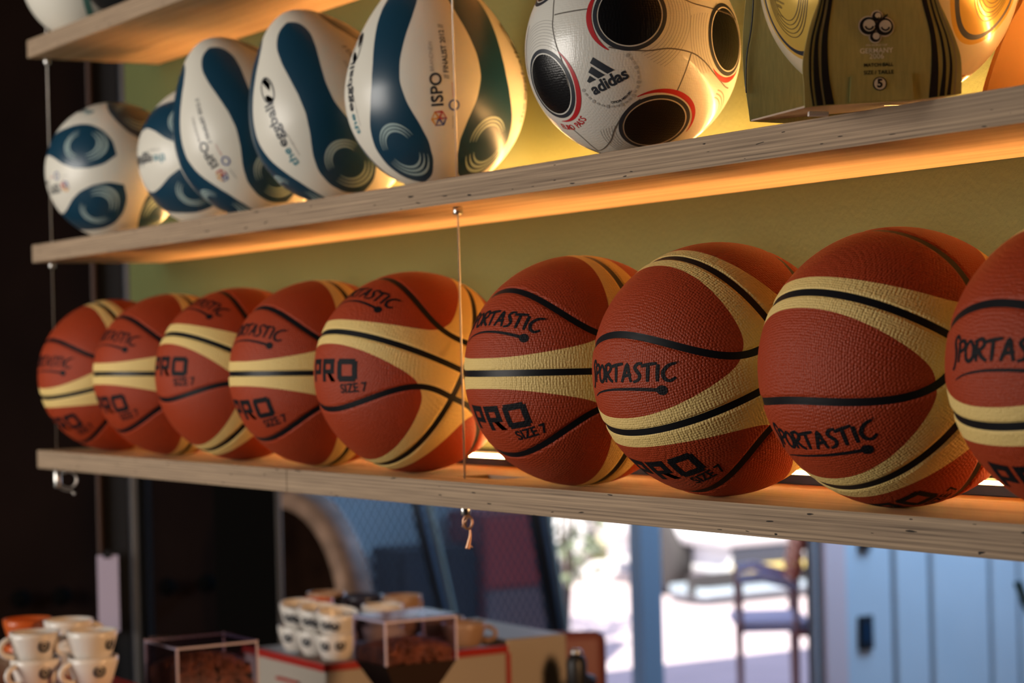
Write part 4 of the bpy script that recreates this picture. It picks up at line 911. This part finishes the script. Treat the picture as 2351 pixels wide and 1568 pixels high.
q = hit(1985, 1452, 0, XE); t = thing('switch_plate', 'black rectangular plate on the pale boarded wall at right', 'switch', q); box('plate', (0, -.036, -.066), (.012, .036, .066), BLACKP, t, .004); box('rocker', (.012, -.02, -.04), (.016, .02, .04), mat('navy_plastic', (0.01, 0.03, 0.06), 0.3), t, .002)
q = hit(1982, 1258, 0, XE); t = thing('switch_plate', 'small dark fitting on the boarded wall just under the lowest shelf', 'switch', q); box('plate', (0, -.03, -.012), (.012, .03, .03), BLACKP, t, .004); box('rocker', (.012, -.015, -.005), (.015, .015, .02), BLACKP, t, .002)
q = P(2362, 1400, 6.2); t = thing('hanging_strap', 'dark teal strap at the lower right edge of the picture', 'strap', (q[0], q[1], 0)); tube('strap', [(-.03*HR[0], -.03*HR[1], q[2]+.08), (-.01*HR[0], -.01*HR[1], q[2]+.02), (.05*HR[0], .05*HR[1], q[2]-.1)], .012, mat('teal_strap', (0.01, 0.05, 0.07), 0.5), t); tube('stand', [(.05*HR[0], .05*HR[1], 0), (.05*HR[0], .05*HR[1], q[2]-.09)], .014, STEELD, t)
# brown chair back near the opening
q = P(1310, 1560, 5.2); t = thing('leather_chair', 'reddish brown chair back right of the coffee machine', 'chair', (q[0], q[1], 0), (0, 0, math.atan2(HR[1], HR[0])))
LEA = mat('brown_leather', (0.28, 0.075, 0.05), 0.45); zt = P(1310, 1452, 5.2)[2]
bm = bmesh.new(); add_box(bm, (-.16, 0, .45), (.085, .05, zt), .024); obj('backrest', bm_mesh('backrest', bm, True), LEA, t); bm = bmesh.new(); add_box(bm, (-.17, .03, .40), (.085, .42, .47), .02); obj('seat', bm_mesh('seat', bm, True), LEA, t)
for x in (-.15, .06):
    for y in (.05, .39): tube('leg', [(x, y, 0), (x, y, .41)], .014, STEELD, t)

# ------------------------------------------------------------------ outdoors
PAVE = tint(mat('pale_paving', (0.64, 0.52, 0.52), 0.8), 4, 0.06)
struct(box('ground', (-40, -30, -.06), (XE-.1, 40, -.002), PAVE))
g = box('wall_outside', (-5.0, 0.2, 0), (-4.9, 3.98, 2.9), tint(mat('slate_render', (0.52, 0.68, 0.74), 0.8), 2, 0.08)); struct(g)
q = hit(1195, 1400, 0, -4.55); t = thing('red_cabinet', 'dull red upright cabinet seen through the mesh screen', 'cabinet', (-4.55, q[1], 0))
z1 = hit(1195, 1185, 0, -4.55)[2]; z0_ = hit(1195, 1345, 0, -4.55)[2]
box('door', (-.02, -.16, z0_), (.0, .14, z1), mat('dull_red', (0.55, 0.09, 0.08), 0.4), t, .006); box('body', (-.3, -.17, 0), (-.02, .15, z1+.02), mat('maroon', (0.30, 0.08, 0.08), 0.5), t, .006); box('base_door', (-.02, -.16, .05), (.0, .14, z0_-.012), mat('grey_mauve', (0.30, 0.22, 0.22), 0.5), t, .006)
q = hit(1022, 1400, 0, -4.6); t = thing('dark_box', 'dark box behind the mesh, left of the red cabinet', 'cabinet', (-4.6, q[1], 0)); zt = hit(1100, 1250, 0, -4.6)[2]  # plain dark box added to fill the dark area behind the mesh
box('body', (-.25, -.20, 0), (-.02, .165, zt), mat('charcoal_paint', (0.03, 0.034, 0.042), 0.6), t, .006); box('door', (-.02, -.19, .05), (.0, .01, zt-.02), mat('charcoal_paint', (0.03, 0.034, 0.042), 0.6), t, .004); box('door', (-.02, .02, .05), (.0, .155, zt-.02), mat('charcoal_paint', (0.03, 0.034, 0.042), 0.6), t, .004)
# pale van parked side-on in the sun
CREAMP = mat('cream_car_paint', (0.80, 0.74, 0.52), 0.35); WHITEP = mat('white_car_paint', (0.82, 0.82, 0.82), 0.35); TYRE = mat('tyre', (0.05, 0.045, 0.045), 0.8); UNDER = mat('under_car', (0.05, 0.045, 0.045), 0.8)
XV = -10.2
def yat(px, py, x=XV): return hit(px, py, 0, x)[1]
def zat(px, py, x=XV): return hit(px, py, 0, x)[2]
t = thing('van', 'cream van parked side-on in bright sun beyond the gate', 'car', (XV, yat(1500, 1380), 0)); yo = t.location.y
ya, yb = yat(1150, 1380)-yo, yat(1668, 1310)-yo; zs = zat(1400, 1355); zm = zat(1400, 1290)
bm = bmesh.new(); add_box(bm, (-1.6, ya, zm+.03), (0, yb, 1.9), .12); obj('body', bm_mesh('body', bm, True), CREAMP, t)
box('sill', (-1.55, ya, zs), (.03, yat(1478, 1330)-yo, zm+.02), WHITEP, t, .03); box('underbody', (-1.5, ya, .08), (-.1, yb-.05, zs+.05), UNDER, t); box('trim_line', (-.01, ya, zm+.015), (.012, yat(1478, 1330)-yo, zm+.045), mat('olive_trim', (0.20, 0.18, 0.06), 0.5), t)
yw = yat(1530, 1310)-yo; rw = .31
for yy in (yw, ya+.5):
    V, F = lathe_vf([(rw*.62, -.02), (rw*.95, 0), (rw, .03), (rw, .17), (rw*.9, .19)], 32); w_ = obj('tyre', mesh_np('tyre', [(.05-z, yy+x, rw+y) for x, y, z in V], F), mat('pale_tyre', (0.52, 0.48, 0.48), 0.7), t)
    V, F = lathe_vf([(0, -.02), (rw*.4, -.03), (rw*.62, -.01)], 32); obj('hub_cap', mesh_np('hub_cap', [(.05-z, yy+x, rw+y) for x, y, z in V], F), WHITEP, w_)
V, F = tube_vf([(0.0, yw+(rw+.10)*math.cos(a_), rw+(rw+.10)*math.sin(a_)) for a_ in np.linspace(0.0, math.pi, 16)], .045, 8); obj('wheel_arch', mesh_np('wheel_arch', V, F), CREAMP, t)
# grey car front with dark grille
XG = -8.2; cq = hit(1740, 1392, 2, .0); t = thing('car', 'grey car front with dark grille and yellow strip right of the gate post', 'car', (-8.0, hit(1740, 1380, 0, -8.0)[1], 0)); yo = t.location.y; X8 = -8.0
def yz(px, py): h_ = hit(px, py, 0, X8); return h_[1]-yo, h_[2]
(y0_, zlo) = yz(1605, 1393); (y1_, zhi) = yz(1880, 1338)
GREYP = mat('grey_bumper', (0.34, 0.40, 0.46), 0.5)
bm = bmesh.new(); add_box(bm, (-.35, y0_, max(.06, zlo)), (.05, y1_+.3, zhi), .05); obj('bumper', bm_mesh('bumper', bm, True), GREYP, t)
box('under_grille', (-.06, y0_-.05, zhi-.02), (-.03, y1_+.3, yz(1740, 1308)[1]), UNDER, t, .01); box('number_strip', (-.05, yz(1690, 1300)[0], yz(1760, 1310)[1]), (.0, yz(1850, 1300)[0], yz(1760, 1293)[1]), mat('yellow_strip', (0.70, 0.55, 0.18), 0.5), t, .004)
box('grille', (-.05, yz(1690, 1280)[0], yz(1760, 1294)[1]), (-.02, yz(1850, 1280)[0], yz(1760, 1256)[1]), mat('grille_dark', (0.05, 0.055, 0.07), 0.4), t, .008)
bm = bmesh.new(); add_box(bm, (-1.5, yz(1660, 1280)[0], yz(1760, 1256)[1]), (-.0, y1_+.3, 1.2), .08); obj('bonnet', bm_mesh('bonnet', bm, True), WHITEP, t); box('body', (-1.5, yz(1690, 1280)[0], .16), (-.06, y1_+.3, yz(1760, 1256)[1]), WHITEP, t, .03)
for yy in (y0_+.15, y1_+.15):
    V, F = lathe_vf([(0, 0), (.25, 0), (.28, .03), (.28, .16), (0, .17)], 24); obj('tyre', mesh_np('tyre', [(-.75+x, yy+z, .28+y) for x, y, z in V], F), TYRE, t)
# garden armchair with red slatted back
CH = 9.0; q = P(1795, 1500, CH); t = thing('garden_chair', 'garden armchair with orange-red slatted back outside the gate', 'chair', (q[0], q[1], 0), (0, 0, math.atan2(HR[1], HR[0])))
sx = CH/FPX
def cx_(px): return (px-1795)*sx
def cz_(py, px=1790): return P(px, py, CH)[2]
RED = mat('orange_red_slat', (0.52, 0.09, 0.03), 0.5); FRM = mat('mauve_steel', (0.42, 0.20, 0.18), 0.4); PAD = mat('lavender_pad', (0.60, 0.58, 0.78), 0.6)
for x, top in ((1702, 1330), (1832, 1345)):
    tube('leg', [(cx_(x-4), .02, 0), (cx_(x), .0, cz_(top))], .014, FRM, t); tube('leg', [(cx_(x-4)+.05, .46, 0), (cx_(x)+.03, .44, cz_(top))], .014, FRM, t)
tube('armrest', [(cx_(1700), .0, cz_(1328)), (cx_(1745), .0, cz_(1322)), (cx_(1834), .0, cz_(1346))], .02, PAD, t); tube('armrest', [(cx_(1700)+.03, .44, cz_(1328)), (cx_(1745)+.03, .44, cz_(1322)), (cx_(1834)+.03, .44, cz_(1346))], .02, PAD, t)
bm = bmesh.new(); add_box(bm, (cx_(1700), .0, cz_(1452)), (cx_(1868), .46, cz_(1428)), .015); obj('seat', bm_mesh('seat', bm, True), PAD, t); box('seat_rail', (cx_(1828), -.01, cz_(1463)), (cx_(1872), .47, cz_(1452)), RED, t, .004)
tube('back_post', [(cx_(1826), .0, cz_(1345)), (cx_(1850), .0, cz_(1225))], .015, RED, t); tube('back_post', [(cx_(1826)+.03, .44, cz_(1345)), (cx_(1850)+.03, .44, cz_(1225))], .015, RED, t)
for i in range(6):
    py = 1340-i*20; px = 1830+(1345-py)*.2; box('back_slat', (cx_(px), .0, cz_(py+6)), (cx_(px)+.018, .46, cz_(py-6)), RED, t, .003)
# shrub beside the van
q = P(1290, 1380, 12.3); t = thing('shrub', 'leafy grey-green shrub at the left side of the gate opening', 'plant', (q[0], q[1], 0))
LEAF = tint(mat('shrub_leaf', (0.22, 0.26, 0.16), 0.5), 6, 0.5); V = []; F = []
for i in range(420):
    h_ = random.random(); zc = .35+1.25*h_; rr = .30*(1-.5*abs(h_-.4)); a_ = random.random()*6.28; ra = rr*math.sqrt(random.random()); c_ = np.array([ra*math.cos(a_), ra*math.sin(a_), zc])
    if .62 < h_ < .75 and random.random() < .8: continue
    d1 = rng.normal(size=3); d1 /= np.linalg.norm(d1); d2 = np.cross(d1, rng.normal(size=3)); d2 /= np.linalg.norm(d2); k = len(V); l_, w_ = .055, .022
    V += [c_-d1*l_, c_+d2*w_+np.cross(d1, d2)*.006, c_+d1*l_, c_-d2*w_+np.cross(d1, d2)*.006]; F += [(k, k+1, k+2), (k, k+2, k+3)]
o = obj('foliage', mesh_np('foliage', V, F), LEAF, t); o['kind'] = 'stuff'
for i in range(5): a_ = i*1.26; tube('stem', [(0.02*math.cos(a_), .02*math.sin(a_), 0), (.08*math.cos(a_), .08*math.sin(a_), .7), (.18*math.cos(a_), .18*math.sin(a_), 1.3)], [.014, .01, .005], mat('bark', (0.08, 0.05, 0.035), 0.8), t, 6)
struct(box('wall_garden', (-16.2, -6, 0), (-16, 26, 3.2), tint(mat('garden_wall', (0.62, 0.56, 0.42), 0.8), 2, 0.1)))
